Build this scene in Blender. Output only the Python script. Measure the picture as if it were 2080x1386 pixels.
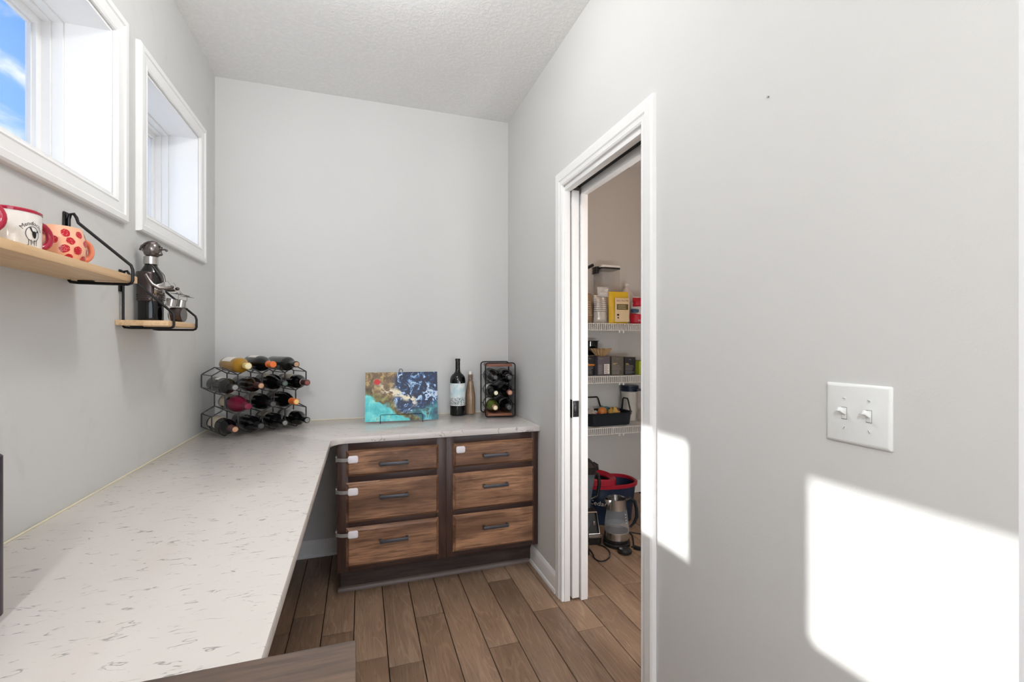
import bpy, bmesh, math, random
from mathutils import Vector, Matrix, noise as mnoise
random.seed(7)
PI = math.pi
scene = bpy.context.scene
C = scene.collection
for o in list(bpy.data.objects):
    bpy.data.objects.remove(o)

# ---------------------------------------------------------------- camera
H = 1.27                                    # eye height
cam_d = bpy.data.cameras.new('camera')
cam = bpy.data.objects.new('camera', cam_d)
C.objects.link(cam)
cam.location = (0, 0, H)
cam.rotation_euler = (PI/2, 0, -math.atan(306/924.4))
cam_d.sensor_width = 36.0
cam_d.lens = 924.4/2080*36.0
cam_d.shift_y = 4/2080
cam_d.clip_start = 0.01
scene.camera = cam

# ---------------------------------------------------------------- exposure
vs = scene.view_settings
vs.view_transform = 'Standard'
vs.look = 'None'
vs.exposure = 0.42
vs.gamma = 1.0
vs.use_curve_mapping = False
scene.cycles.max_bounces = 6
scene.cycles.diffuse_bounces = 4
scene.cycles.glossy_bounces = 3
scene.cycles.transmission_bounces = 4
scene.cycles.adaptive_threshold = 0.07
scene.cycles.use_light_tree = False
scene.cycles.transparent_max_bounces = 16
scene.cycles.caustics_refractive = False
scene.cycles.caustics_reflective = False
scene.cycles.sample_clamp_indirect = 6.0


def lin(r, g, b):
    def f(v):
        v /= 255.0
        return v/12.92 if v <= 0.04045 else ((v+0.055)/1.055)**2.4
    return (f(r), f(g), f(b), 1.0)


class NT:
    """small node tree helper"""
    def __init__(self, tree):
        self.t = tree
        self.n = tree.nodes
        self.l = tree.links

    def new(self, typ, **kw):
        nd = self.n.new(typ)
        for k, v in kw.items():
            setattr(nd, k, v)
        return nd

    def put(self, sock, v):
        if isinstance(v, bpy.types.NodeSocket):
            self.l.new(v, sock)
        else:
            sock.default_value = v

    def math(self, op, a, b=0.0, c=None, clamp=False):
        nd = self.new('ShaderNodeMath', operation=op, use_clamp=clamp)
        self.put(nd.inputs[0], a)
        self.put(nd.inputs[1], b)
        if c is not None:
            self.put(nd.inputs[2], c)
        return nd.outputs[0]

    def vmath(self, op, a, b):
        nd = self.new('ShaderNodeVectorMath', operation=op)
        self.put(nd.inputs[0], a)
        self.put(nd.inputs[1], b)
        return nd.outputs[0]

    def mix(self, fac, a, b, blend='MIX'):
        nd = self.new('ShaderNodeMix', data_type='RGBA', blend_type=blend)
        self.put(nd.inputs[0], fac)
        self.put(nd.inputs[6], a)
        self.put(nd.inputs[7], b)
        return nd.outputs[2]

    def obj(self):
        return self.new('ShaderNodeTexCoord').outputs['Object']

    def mapping(self, vec, scale=(1, 1, 1), rot=(0, 0, 0), loc=(0, 0, 0)):
        nd = self.new('ShaderNodeMapping')
        self.put(nd.inputs['Vector'], vec)
        nd.inputs['Scale'].default_value = scale
        nd.inputs['Rotation'].default_value = rot
        nd.inputs['Location'].default_value = loc
        return nd.outputs[0]

    def noise(self, vec, scale=5.0, detail=4.0, rough=0.5, dist=0.0):
        nd = self.new('ShaderNodeTexNoise')
        self.put(nd.inputs['Vector'], vec)
        nd.inputs['Scale'].default_value = scale
        nd.inputs['Detail'].default_value = detail
        nd.inputs['Roughness'].default_value = rough
        nd.inputs['Distortion'].default_value = dist
        return nd.outputs[0]

    def ramp(self, fac, stops, interp='LINEAR'):
        nd = self.new('ShaderNodeValToRGB')
        self.put(nd.inputs[0], fac)
        cr = nd.color_ramp
        cr.interpolation = interp
        while len(cr.elements) < len(stops):
            cr.elements.new(0.5)
        for e, (p, col) in zip(cr.elements, stops):
            e.position = p
            e.color = col if len(col) == 4 else (*col, 1)
        return nd.outputs[0]

    def step(self, v, lo, hi):
        nd = self.new('ShaderNodeMapRange')
        nd.interpolation_type = 'SMOOTHSTEP'
        self.put(nd.inputs[0], v)
        nd.inputs[1].default_value = lo
        nd.inputs[2].default_value = hi
        return nd.outputs[0]

    def bump(self, h, strength=0.2, dist=0.01):
        nd = self.new('ShaderNodeBump')
        self.put(nd.inputs['Height'], h)
        nd.inputs['Strength'].default_value = strength
        nd.inputs['Distance'].default_value = dist
        return nd.outputs[0]


M = {}


def mat(name, color=(0.8, 0.8, 0.8, 1), rough=0.5, metal=0.0, spec=0.5, coat=0.0, trans=0.0, ior=1.45, build=None, grain=0.0):
    m = bpy.data.materials.new(name)
    m.use_nodes = True
    t = NT(m.node_tree)
    p = t.n['Principled BSDF']
    p.inputs['Base Color'].default_value = color
    p.inputs['Roughness'].default_value = rough
    p.inputs['Metallic'].default_value = metal
    p.inputs['Specular IOR Level'].default_value = spec
    p.inputs['Coat Weight'].default_value = coat
    p.inputs['Transmission Weight'].default_value = trans
    p.inputs['IOR'].default_value = ior
    if build:
        build(t, p)
    else:                                   # slight procedural unevenness on every plain finish
        g = grain or 0.05
        n = t.noise(t.obj(), 35.0, 3.0)
        f = t.math('MULTIPLY_ADD', n, 2*g, 1-g)
        col = t.mix(1.0, color, f, 'MULTIPLY')
        t.l.new(col, p.inputs['Base Color'])
    M[name] = m
    return m


# ---------------------------------------------------------------- world: blue sky with loose clouds
w = bpy.data.worlds.new('sky')
scene.world = w
w.use_nodes = True
t = NT(w.node_tree)
bg = t.n['Background']
dirv = t.new('ShaderNodeTexCoord').outputs['Generated']
sep = t.new('ShaderNodeSeparateXYZ')
t.l.new(dirv, sep.inputs[0])
sky = t.ramp(sep.outputs[2], [(0.0, lin(178, 205, 250)), (0.25, lin(132, 182, 252)), (0.6, lin(92, 150, 242)), (1.0, lin(50, 105, 215))])
cl = t.noise(t.mapping(dirv, (1, 1, 2.2), loc=(0.3, 0.1, 0.0)), 5.5, 7.0, 0.58, 0.5)
low = t.step(sep.outputs[2], 0.45, 0.12)
thr = t.math('MULTIPLY_ADD', low, 0.09, cl)
cm = t.step(thr, 0.49, 0.68)
col = t.mix(cm, sky, lin(246, 246, 252))
t.l.new(col, bg.inputs[0])
bg.inputs[1].default_value = 1.0

# ---------------------------------------------------------------- sun through the left windows
SUN = Vector((1.0, -0.54, -0.67)).normalized()
sd = bpy.data.lights.new('sun', 'SUN')
sd.energy = 6.5
sd.angle = math.radians(0.8)
sd.color = (1.0, 0.98, 0.96)
so = bpy.data.objects.new('sun', sd)
C.objects.link(so)
so.rotation_euler = SUN.to_track_quat('-Z', 'Y').to_euler()


def area(name, loc, target, sx, sy, power, color=(1, 1, 1)):
    d = bpy.data.lights.new(name, 'AREA')
    d.shape = 'RECTANGLE'
    d.size, d.size_y = sx, sy
    d.energy = power
    d.color = color
    o = bpy.data.objects.new(name, d)
    C.objects.link(o)
    o.location = loc
    o.rotation_euler = (Vector(target)-Vector(loc)).to_track_quat('-Z', 'Y').to_euler()
    return o


# added fill light behind the camera, at the opening in the rear wall
area('kitchen_fill_light', (0.9, -3.28, 1.25), (0.9, 0, 1.25), 2.9, 2.1, 32, (0.95, 0.98, 1.0))

# ================================================================ materials
WALL = lin(196, 194, 189)


def wall_build(t, p):
    v = t.obj()
    n = t.noise(v, 2.2, 3.0)
    col = t.mix(n, lin(212, 211, 208), lin(217, 216, 213))
    t.l.new(col, p.inputs['Base Color'])
    t.l.new(t.bump(t.noise(v, 180.0, 3.0), 0.12, 0.002), p.inputs['Normal'])


mat('wall', rough=0.85, spec=0.25, build=wall_build)


def wall_left_build(t, p):
    v = t.obj()
    n = t.noise(v, 2.2, 3.0)
    col = t.mix(n, lin(212, 211, 208), lin(217, 216, 213))
    sm = t.noise(t.mapping(v, (2, 3, 3), (0.5, 0, 0)), 2.0, 4.0, 0.6, 0.6)       # scuffs above the worktop
    f = t.math('MULTIPLY', t.step(sm, 0.55, 0.75), 0.13)
    col = t.mix(f, col, lin(160, 157, 152))
    t.l.new(col, p.inputs['Base Color'])
    t.l.new(t.bump(t.noise(v, 180.0, 3.0), 0.12, 0.002), p.inputs['Normal'])


mat('wall_scuffed', rough=0.85, spec=0.25, build=wall_left_build)


def ceil_build(t, p):
    v = t.obj()
    n = t.noise(v, 55.0, 3.0, 0.5, 0.6)
    h = t.step(n, 0.42, 0.62)
    col = t.mix(h, lin(242, 241, 239), lin(246, 245, 243))
    t.l.new(col, p.inputs['Base Color'])
    t.l.new(t.bump(h, 0.22, 0.003), p.inputs['Normal'])


mat('ceiling', rough=0.9, spec=0.2, build=ceil_build)
mat('trim', lin(244, 243, 241), 0.4, grain=0.015)
mat('trim_dark_gap', lin(24, 22, 21), 0.8)


def floor_build(t, p):
    oi = t.new('ShaderNodeObjectInfo')
    r = oi.outputs['Random']
    off = t.new('ShaderNodeCombineXYZ')
    t.l.new(t.math('MULTIPLY', r, 37.0), off.inputs[0])
    t.l.new(t.math('MULTIPLY', r, 91.0), off.inputs[1])
    v = t.vmath('ADD', t.obj(), off.outputs[0])
    fine = t.noise(t.mapping(v, (60, 3.5, 60)), 3.0, 6.0, 0.65, 0.4)
    ringn = t.noise(t.mapping(v, (9, 1.1, 9)), 1.0, 3.0, 0.5, 0.6)
    rings = t.math('FRACT', t.math('MULTIPLY', ringn, 11.0))
    rings = t.math('ABSOLUTE', t.math('SUBTRACT', rings, 0.5))
    blot = t.noise(t.mapping(v, (7, 2.0, 7)), 1.4, 4.0)
    col = t.mix(blot, lin(114, 90, 72), lin(166, 138, 114))
    col = t.mix(t.math('MULTIPLY', t.step(rings, 0.32, 0.5), 0.42), col, lin(174, 148, 122))
    col = t.mix(t.math('MULTIPLY', t.step(fine, 0.5, 0.75), 0.55), col, lin(78, 56, 42))
    br = t.math('MULTIPLY_ADD', r, 0.26, 0.86)
    col = t.mix(1.0, col, br, 'MULTIPLY')
    knot = t.noise(t.mapping(v, (16, 6, 16)), 1.0, 1.0)
    col = t.mix(t.math('MULTIPLY', t.step(knot, 0.76, 0.82), 0.8), col, lin(45, 32, 24))
    t.l.new(col, p.inputs['Base Color'])
    t.l.new(t.math('MULTIPLY_ADD', fine, 0.2, 0.36), p.inputs['Roughness'])
    t.l.new(t.bump(t.math('ADD', fine, blot), 0.14, 0.003), p.inputs['Normal'])


mat('floor_wood', rough=0.42, build=floor_build)
mat('subfloor', lin(22, 17, 14), 0.9)


def wood_build(ca, cb, cc, axis, sc=1.0):
    def b(t, p):
        r = t.new('ShaderNodeObjectInfo').outputs['Random']
        off = t.new('ShaderNodeCombineXYZ')
        t.l.new(t.math('MULTIPLY', r, 53.0), off.inputs[1])
        t.l.new(t.math('MULTIPLY', r, 17.0), off.inputs[0])
        v = t.vmath('ADD', t.obj(), off.outputs[0])
        s = [55*sc]*3
        s[axis] = 3.0*sc
        s2 = [9*sc]*3
        s2[axis] = 2.0*sc
        fine = t.noise(t.mapping(v, s), 2.0, 6.0, 0.65, 0.5)
        blot = t.noise(t.mapping(v, s2), 1.0, 4.0, 0.55, 0.8)
        col = t.mix(t.step(blot, 0.3, 0.7), ca, cb)
        col = t.mix(t.math('MULTIPLY', t.step(fine, 0.44, 0.66), 0.7), col, cc)
        t.l.new(col, p.inputs['Base Color'])
        t.l.new(t.bump(fine, 0.08, 0.002), p.inputs['Normal'])
    return b


mat('drawer_wood', rough=0.33, build=wood_build(lin(110, 79, 60), lin(186, 140, 107), lin(82, 57, 44), 0))
mat('frame_wood', rough=0.35, build=wood_build(lin(58, 42, 38), lin(76, 54, 46), lin(46, 34, 31), 0))
mat('frame_wood_vertical', rough=0.35, build=wood_build(lin(64, 46, 40), lin(86, 62, 52), lin(50, 36, 32), 2))
mat('kick_wood', rough=0.45, build=wood_build(lin(58, 47, 43), lin(74, 60, 54), lin(44, 35, 33), 0))
mat('shoe_wood', lin(112, 100, 94), 0.4)
mat('island_wood', rough=0.3, build=wood_build(lin(70, 58, 52), lin(124, 100, 80), lin(66, 54, 50), 0, 0.9))
mat('shelf_birch', rough=0.45, build=wood_build(lin(222, 184, 138), lin(236, 203, 160), lin(206, 164, 118), 1))
mat('rack_redwood', rough=0.5, build=wood_build(lin(150, 92, 70), lin(182, 122, 94), lin(120, 72, 56), 0))


def quartz_build(t, p):
    v = t.obj()
    wv = t.new('ShaderNodeVectorMath', operation='ADD')
    nz = t.new('ShaderNodeTexNoise')
    t.l.new(v, nz.inputs['Vector'])
    nz.inputs['Scale'].default_value = 9.0
    sc_ = t.vmath('SCALE', nz.outputs['Color'], (0, 0, 0))
    sc_.node.inputs[3].default_value = 0.05
    t.l.new(v, wv.inputs[0])
    t.l.new(sc_, wv.inputs[1])
    vv = t.mapping(wv.outputs[0], (11, 44, 11), (0, 0, 0.18))
    a = t.noise(vv, 1.0, 3.0, 0.5)
    line = t.math('ABSOLUTE', t.math('SUBTRACT', a, 0.5))
    line = t.step(line, 0.020, 0.004)
    patch = t.noise(t.mapping(v, (14, 28, 14), (0, 0, 0.3)), 1.5, 3.0)
    m_ = t.math('MULTIPLY', line, t.step(patch, 0.50, 0.62))
    fleck = t.noise(t.mapping(v, (60, 150, 60), (0, 0, 0.4)), 1.0, 2.0)
    m2 = t.math('MULTIPLY', t.step(fleck, 0.72, 0.78), 0.6)
    m_ = t.math('MAXIMUM', t.math('MULTIPLY', m_, 0.7), t.math('MULTIPLY', m2, 0.7))
    base = t.mix(t.noise(v, 4.0, 3.0), lin(214, 207, 201), lin(222, 216, 210))
    col = t.mix(m_, base, lin(128, 124, 122))
    t.l.new(col, p.inputs['Base Color'])


mat('quartz', rough=0.16, spec=0.5, build=quartz_build)
mat('caulk', lin(232, 222, 196), 0.6)
mat('black_metal', lin(20, 19, 20), 0.35, 0.3)
mat('bar_black', lin(74, 73, 74), 0.25, 0.9)
mat('handle_metal', lin(92, 92, 96), 0.42, 0.7)
mat('latch_black', lin(18, 18, 18), 0.4, 0.2)
mat('plastic_white', lin(238, 238, 235), 0.35, grain=0.01)
mat('switch_white', lin(236, 237, 234), 0.3, grain=0.01)
mat('screw_metal', lin(150, 150, 148), 0.35, 0.6)
mat('strap_clear', lin(150, 146, 142), 0.3)
mat('pad_white', lin(242, 236, 240), 0.35, grain=0.02)
mat('bottle_black', lin(9, 10, 12), 0.06, 0.0, 0.6)
mat('bottle_brown', lin(24, 18, 12), 0.07, 0.0, 0.6)
mat('bottle_smoke', lin(34, 34, 32), 0.12, 0.0, 0.6)
mat('bottle_gold', lin(205, 150, 40), 0.05, 0.0, 0.6, trans=0.35)
mat('bottle_green', lin(110, 128, 50), 0.06, 0.0, 0.6, trans=0.3)
mat('bottle_amber', rough=0.18, spec=0.6, build=wood_build(lin(132, 106, 84), lin(168, 142, 114), lin(110, 86, 68), 2))
mat('foil_orange', lin(232, 120, 58), 0.35)
mat('foil_gold', lin(236, 206, 130), 0.35)
mat('foil_maroon', lin(120, 26, 56), 0.3)
mat('foil_black', lin(26, 25, 26), 0.3)
mat('foil_grey', lin(78, 76, 78), 0.35)
mat('foil_brown', lin(74, 44, 40), 0.4)
mat('foil_tan', lin(196, 150, 118), 0.45)
mat('foil_cream', lin(240, 230, 196), 0.45)
mat('foil_copper', lin(140, 84, 76), 0.4)
mat('foil_olive', lin(86, 100, 92), 0.35)
mat('paper_white', lin(238, 232, 224), 0.7, grain=0.04)
mat('paper_cream', lin(214, 200, 178), 0.7, grain=0.06)
mat('ceramic_white', lin(236, 230, 222), 0.12, coat=0.5, grain=0.01)
mat('ceramic_red', lin(176, 26, 58), 0.12, coat=0.5, grain=0.03)
mat('ceramic_peach', lin(250, 186, 150), 0.15, coat=0.4, grain=0.02)
mat('ceramic_peach_dark', lin(240, 138, 100), 0.15, coat=0.4, grain=0.02)


def berry_build(t, p):
    nd = t.new('ShaderNodeTexVoronoi')
    t.l.new(t.obj(), nd.inputs['Vector'])
    nd.inputs['Scale'].default_value = 330.0
    col = t.mix(t.step(nd.outputs[0], 0.34, 0.2), lin(190, 28, 44), lin(244, 150, 140))
    t.l.new(col, p.inputs['Base Color'])


mat('berry_print', rough=0.2, build=berry_build)
mat('ink_black', lin(20, 19, 22), 0.4)
mat('ink_grey', lin(150, 150, 152), 0.5)
mat('gunmetal', lin(120, 112, 108), 0.25, 0.9)
mat('gunmetal_dark', lin(92, 82, 80), 0.3, 0.85)
mat('steel', lin(190, 186, 182), 0.22, 0.95)
mat('wire_white', lin(236, 235, 230), 0.35)
mat('dark_purple', lin(52, 40, 50), 0.4)


def clear_mat(name, tint, body=0.06, rough=0.05):
    m = bpy.data.materials.new(name)
    m.use_nodes = True
    t = NT(m.node_tree)
    out = t.n['Material Output']
    p = t.n['Principled BSDF']
    p.inputs['Base Color'].default_value = tint
    p.inputs['Roughness'].default_value = rough
    tr = t.new('ShaderNodeBsdfTransparent')
    tr.inputs[0].default_value = tuple(0.55+0.45*c for c in tint[:3])+(1,)
    fr = t.new('ShaderNodeLayerWeight')
    fr.inputs[0].default_value = 0.5
    n = t.noise(t.obj(), 20.0, 2.0)
    frf = t.math('MULTIPLY_ADD', t.math('POWER', fr.outputs['Facing'], 4.0), 0.7, 0.04)
    f = t.math('ADD', t.math('ADD', frf, body), t.math('MULTIPLY', n, body*0.4), clamp=True)
    mx = t.new('ShaderNodeMixShader')
    t.l.new(f, mx.inputs[0])
    t.l.new(tr.outputs[0], mx.inputs[1])
    t.l.new(p.outputs[0], mx.inputs[2])
    t.l.new(mx.outputs[0], out.inputs[0])
    M[name] = m


def pane_mat():
    m = bpy.data.materials.new('window_glass')
    m.use_nodes = True
    t = NT(m.node_tree)
    gl = t.new('ShaderNodeBsdfGlossy')
    gl.inputs['Roughness'].default_value = 0.02
    tr = t.new('ShaderNodeBsdfTransparent')
    n = t.noise(t.obj(), 3.0, 2.0)
    t.l.new(t.mix(n, (0.95, 0.97, 0.97, 1), (0.98, 0.99, 0.99, 1)), tr.inputs[0])
    fr = t.new('ShaderNodeLayerWeight')
    fr.inputs[0].default_value = 0.5
    mx = t.new('ShaderNodeMixShader')
    t.l.new(t.math('MULTIPLY_ADD', t.math('POWER', fr.outputs['Facing'], 5.0), 0.8, 0.03), mx.inputs[0])
    t.l.new(tr.outputs[0], mx.inputs[1])
    t.l.new(gl.outputs[0], mx.inputs[2])
    t.l.new(mx.outputs[0], t.n['Material Output'].inputs[0])
    M['window_glass'] = m


pane_mat()
clear_mat('clear_plastic', (0.86, 0.83, 0.80, 1), 0.12, 0.08)
clear_mat('kettle_glass', (0.84, 0.87, 0.89, 1), 0.07, 0.03)
clear_mat('smoky_plastic', (0.20, 0.24, 0.27, 1), 0.35, 0.1)
clear_mat('cloudy_bag', (0.86, 0.86, 0.86, 1), 0.45, 0.15)
clear_mat('jug_plastic', (0.80, 0.74, 0.70, 1), 0.65, 0.3)

# ================================================================ mesh helpers


class MB:
    def __init__(self):
        self.v = []
        self.f = []
        self.m = None

    def tr(self, mtx):
        self.m = mtx
        return self

    def add(self, vs_, fs):
        b = len(self.v)
        for q in vs_:
            q = Vector(q)
            if self.m is not None:
                q = self.m @ q
            self.v.append(tuple(q))
        for f in fs:
            self.f.append(tuple(b+i for i in f))
        return self

    def box(self, a, b, bevel=0.0):
        x0, y0, z0 = a
        x1, y1, z1 = b
        if bevel:
            bm = bmesh.new()
            bmesh.ops.create_cube(bm, size=1.0)
            for q in bm.verts:
                q.co = Vector(((x0+x1)/2+q.co.x*(x1-x0), (y0+y1)/2+q.co.y*(y1-y0), (z0+z1)/2+q.co.z*(z1-z0)))
            bmesh.ops.bevel(bm, geom=list(bm.edges), offset=bevel, segments=2, affect='EDGES', profile=0.5)
            bm.verts.index_update()
            self.add([q.co.copy() for q in bm.verts], [[q.index for q in f.verts] for f in bm.faces])
            bm.free()
            return self
        vs_ = [(x0, y0, z0), (x1, y0, z0), (x1, y1, z0), (x0, y1, z0), (x0, y0, z1), (x1, y0, z1), (x1, y1, z1), (x0, y1, z1)]
        return self.add(vs_, [(0, 3, 2, 1), (4, 5, 6, 7), (0, 1, 5, 4), (1, 2, 6, 5), (2, 3, 7, 6), (3, 0, 4, 7)])

    def loft(self, rings, cap0=True, cap1=True):
        n = len(rings[0])
        vs_ = [q for r in rings for q in r]
        fs = []
        for i in range(len(rings)-1):
            for j in range(n):
                k = (j+1) % n
                fs.append((i*n+j, i*n+k, (i+1)*n+k, (i+1)*n+j))
        if cap0:
            fs.append(tuple(reversed(range(n))))
        if cap1:
            fs.append(tuple((len(rings)-1)*n+j for j in range(n)))
        return self.add(vs_, fs)

    def lathe(self, prof, n=32, c=(0, 0, 0), cap0=True, cap1=True):
        rings = []
        for r, z in prof:
            rings.append([(c[0]+r*math.cos(2*PI*j/n), c[1]+r*math.sin(2*PI*j/n), c[2]+z) for j in range(n)])
        return self.loft(rings, cap0 and prof[0][0] > 1e-5, cap1 and prof[-1][0] > 1e-5)

    def tube(self, pts, r, n=8, closed=False, square=False):
        pts = [Vector(q) for q in pts]
        m = len(pts)
        rings = []
        up = None
        rr = r if isinstance(r, (list, tuple)) else [r]*m
        for i, q in enumerate(pts):
            if closed:
                d = (pts[(i+1) % m]-pts[i-1])
            else:
                d = pts[min(i+1, m-1)]-pts[max(i-1, 0)]
            d.normalize()
            if up is None:
                ref = Vector((0, 0, 1)) if abs(d.z) < 0.9 else Vector((1, 0, 0))
                up = d.cross(ref).normalized()
            else:
                up = (up-d*up.dot(d))
                up.normalize()
            s = d.cross(up)
            ring = []
            for j in range(n):
                a = 2*PI*j/n+(PI/4 if square else 0)
                ring.append(q+(up*math.cos(a)+s*math.sin(a))*rr[i])
            rings.append(ring)
        if closed:
            rings.append(rings[0])
        return self.loft(rings, not closed, not closed)

    def cyl(self, a, b, r, n=20, r2=None):
        return self.tube([a, b], [r, r if r2 is None else r2], n)

    def ball(self, c, r, n=16, sc=(1, 1, 1)):
        prof = []
        k = n//2
        rings = []
        for i in range(1, k):
            ph = PI*i/k
            rings.append([(c[0]+sc[0]*r*math.sin(ph)*math.cos(2*PI*j/n), c[1]+sc[1]*r*math.sin(ph)*math.sin(2*PI*j/n), c[2]-sc[2]*r*math.cos(ph)) for j in range(n)])
        return self.loft(rings)

    def prism(self, poly, y0, y1):
        """polygon in xz extruded along y"""
        n = len(poly)
        vs_ = [(x, y0, z) for x, z in poly]+[(x, y1, z) for x, z in poly]
        fs = [tuple(range(n)), tuple(reversed(range(n, 2*n)))]
        for i in range(n):
            k = (i+1) % n
            fs.append((i, i+n, k+n, k))
        return self.add(vs_, fs)

    def build(self, name, material, parent=None, smooth=True, loc=None, angle=35):
        me = bpy.data.meshes.new(name)
        me.from_pydata(self.v, [], self.f)
        bm = bmesh.new()
        bm.from_mesh(me)
        bmesh.ops.recalc_face_normals(bm, faces=bm.faces)
        bm.to_mesh(me)
        bm.free()
        if smooth:
            me.shade_smooth()
            me.set_sharp_from_angle(angle=math.radians(angle))
        me.materials.append(M[material])
        me.update()
        o = bpy.data.objects.new(name, me)
        C.objects.link(o)
        if parent is not None:
            o.parent = parent
        if loc:
            o.location = loc
        return o


def rrect(x0, x1, y0, y1, r, z, n=6):
    pts = []
    for cx, cy, a0 in ((x1-r, y1-r, 0), (x0+r, y1-r, PI/2), (x0+r, y0+r, PI), (x1-r, y0+r, 1.5*PI)):
        for i in range(n+1):
            a = a0+PI/2*i/n
            pts.append((cx+r*math.cos(a), cy+r*math.sin(a), z))
    return pts


def thing(name, label, cat, loc=(0, 0, 0), rot=(0, 0, 0), group=None):
    o = bpy.data.objects.new(name, None)
    C.objects.link(o)
    o.location = loc
    o.rotation_euler = rot
    o.empty_display_size = 0.05
    o['label'] = label
    o['category'] = cat
    if group:
        o['group'] = group
    return o


def tag(o, label, cat, group=None):
    o['label'] = label
    o['category'] = cat
    if group:
        o['group'] = group
    return o


def struct(o, label=None, cat=None):
    o['kind'] = 'structure'
    if label:
        o['label'] = label
    if cat:
        o['category'] = cat
    return o


def text_mesh(s, size, extrude=0.0, align='CENTER', shear=0.0):
    cu = bpy.data.curves.new('lettering', 'FONT')
    cu.body = s
    cu.size = size
    cu.extrude = extrude
    cu.align_x = align
    cu.shear = shear
    cu.resolution_u = 2
    ob = bpy.data.objects.new('lettering', cu)
    C.objects.link(ob)
    dg = bpy.context.evaluated_depsgraph_get()
    dg.update()
    me = bpy.data.meshes.new_from_object(ob.evaluated_get(dg))
    vs_ = [q.co.copy() for q in me.vertices]
    fs = [tuple(p.vertices) for p in me.polygons]
    bpy.data.objects.remove(ob)
    bpy.data.curves.remove(cu)
    bpy.data.meshes.remove(me)
    return vs_, fs


# ================================================================ the room
XL, XR, YB, ZC = -0.778, 0.945, 2.94, 2.763
WT = 0.12                                    # right wall thickness
PX0, PX1, PY1 = XR+WT, 2.42, 3.36            # pantry
RE = 0.413                                   # end of the right wall
KX1, KY0 = 3.4, -3.4                         # kitchen behind

# windows in the left wall: (y0, y1, z0, z1) clear openings
WIN = [(1.242, 1.835, 1.755, 2.300), (2.073, 2.666, 1.755, 2.300)]
b = MB()
x0 = XL-0.20
ys = [KY0]
for (a, c_, z0, z1) in WIN:
    ys += [a, c_]
ys += [YB+0.12]
for i in range(0, len(ys), 2):
    b.box((x0, ys[i], 0), (XL, ys[i+1], ZC))
for (a, c_, z0, z1) in WIN:
    b.box((x0, a, 0), (XL, c_, z0))
    b.box((x0, a, z1), (XL, c_, ZC))
struct(b.build('wall_left', 'wall_scuffed', smooth=False), 'light grey painted wall holding the two high windows', 'wall')
struct(MB().box((XL, YB, 0), (XR, YB+0.12, ZC)).build('wall_back', 'wall', smooth=False), 'light grey painted end wall behind the corner worktop', 'wall')

# right wall with the pantry doorway and the pocket for the sliding door
DY0, DY1, DZ = 1.385, 2.035, 2.035
b = MB()
b.box((XR, RE, 0), (XR+WT, DY0-0.015, ZC))
b.box((XR, DY0-0.015, DZ+0.015), (XR+WT, DY1+0.015, ZC))
b.box((XR, DY1+0.015, 0), (XR+0.028, 2.80, DZ+0.015))
b.box((XR+0.092, DY1+0.015, 0), (XR+WT, 2.80, DZ+0.015))
b.box((XR, DY1+0.015, DZ+0.015), (XR+WT, 2.80, ZC))
b.box((XR, 2.80, 0), (XR+WT, YB+0.12, ZC))
struct(b.build('wall_right', 'wall', smooth=False), 'light grey painted wall with the pantry doorway and light switch', 'wall')
struct(MB().box((XR+WT, RE, 0), (KX1, RE+0.12, ZC)).build('wall_return', 'wall', smooth=False), 'grey wall turning the corner at the right picture edge', 'wall')
struct(MB().box((PX0, PY1, 0), (PX1+0.1, PY1+0.1, ZC)).build('wall_pantry_back', 'wall', smooth=False), 'grey pantry wall behind the white wire shelves', 'wall')
struct(MB().box((PX1, RE+0.12, 0), (PX1+0.1, PY1, ZC)).build('wall_pantry_side', 'wall', smooth=False), 'far side wall of the pantry closet', 'wall')
struct(MB().box((PX0-0.1, YB+0.12, 0), (PX0, PY1+0.1, ZC)).build('wall_pantry_inner', 'wall', smooth=False), 'short inner pantry wall hidden behind the door jamb', 'wall')
struct(MB().box((KX1, KY0, 0), (KX1+0.1, RE+0.12, ZC)).build('wall_kitchen', 'wall', smooth=False), 'kitchen wall behind the camera to the right', 'wall')
b = MB()
b.box((x0, KY0-0.1, 0), (-0.6, KY0, ZC))
b.box((2.4, KY0-0.1, 0), (KX1+0.1, KY0, ZC))
b.box((-0.6, KY0-0.1, 2.35), (2.4, KY0, ZC))
b.box((-0.6, KY0-0.1, 0), (2.4, KY0, 0.15))
struct(b.build('wall_rear', 'wall', smooth=False), 'rear kitchen wall with a wide opening made for the fill light', 'wall')  # unseen wall; its wide opening is added to go with the fill light
struct(MB().box((x0, KY0-0.1, ZC), (KX1+0.1, PY1+0.1, ZC+0.1)).build('ceiling', 'ceiling', smooth=False), 'white knockdown textured ceiling', 'ceiling')

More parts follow.
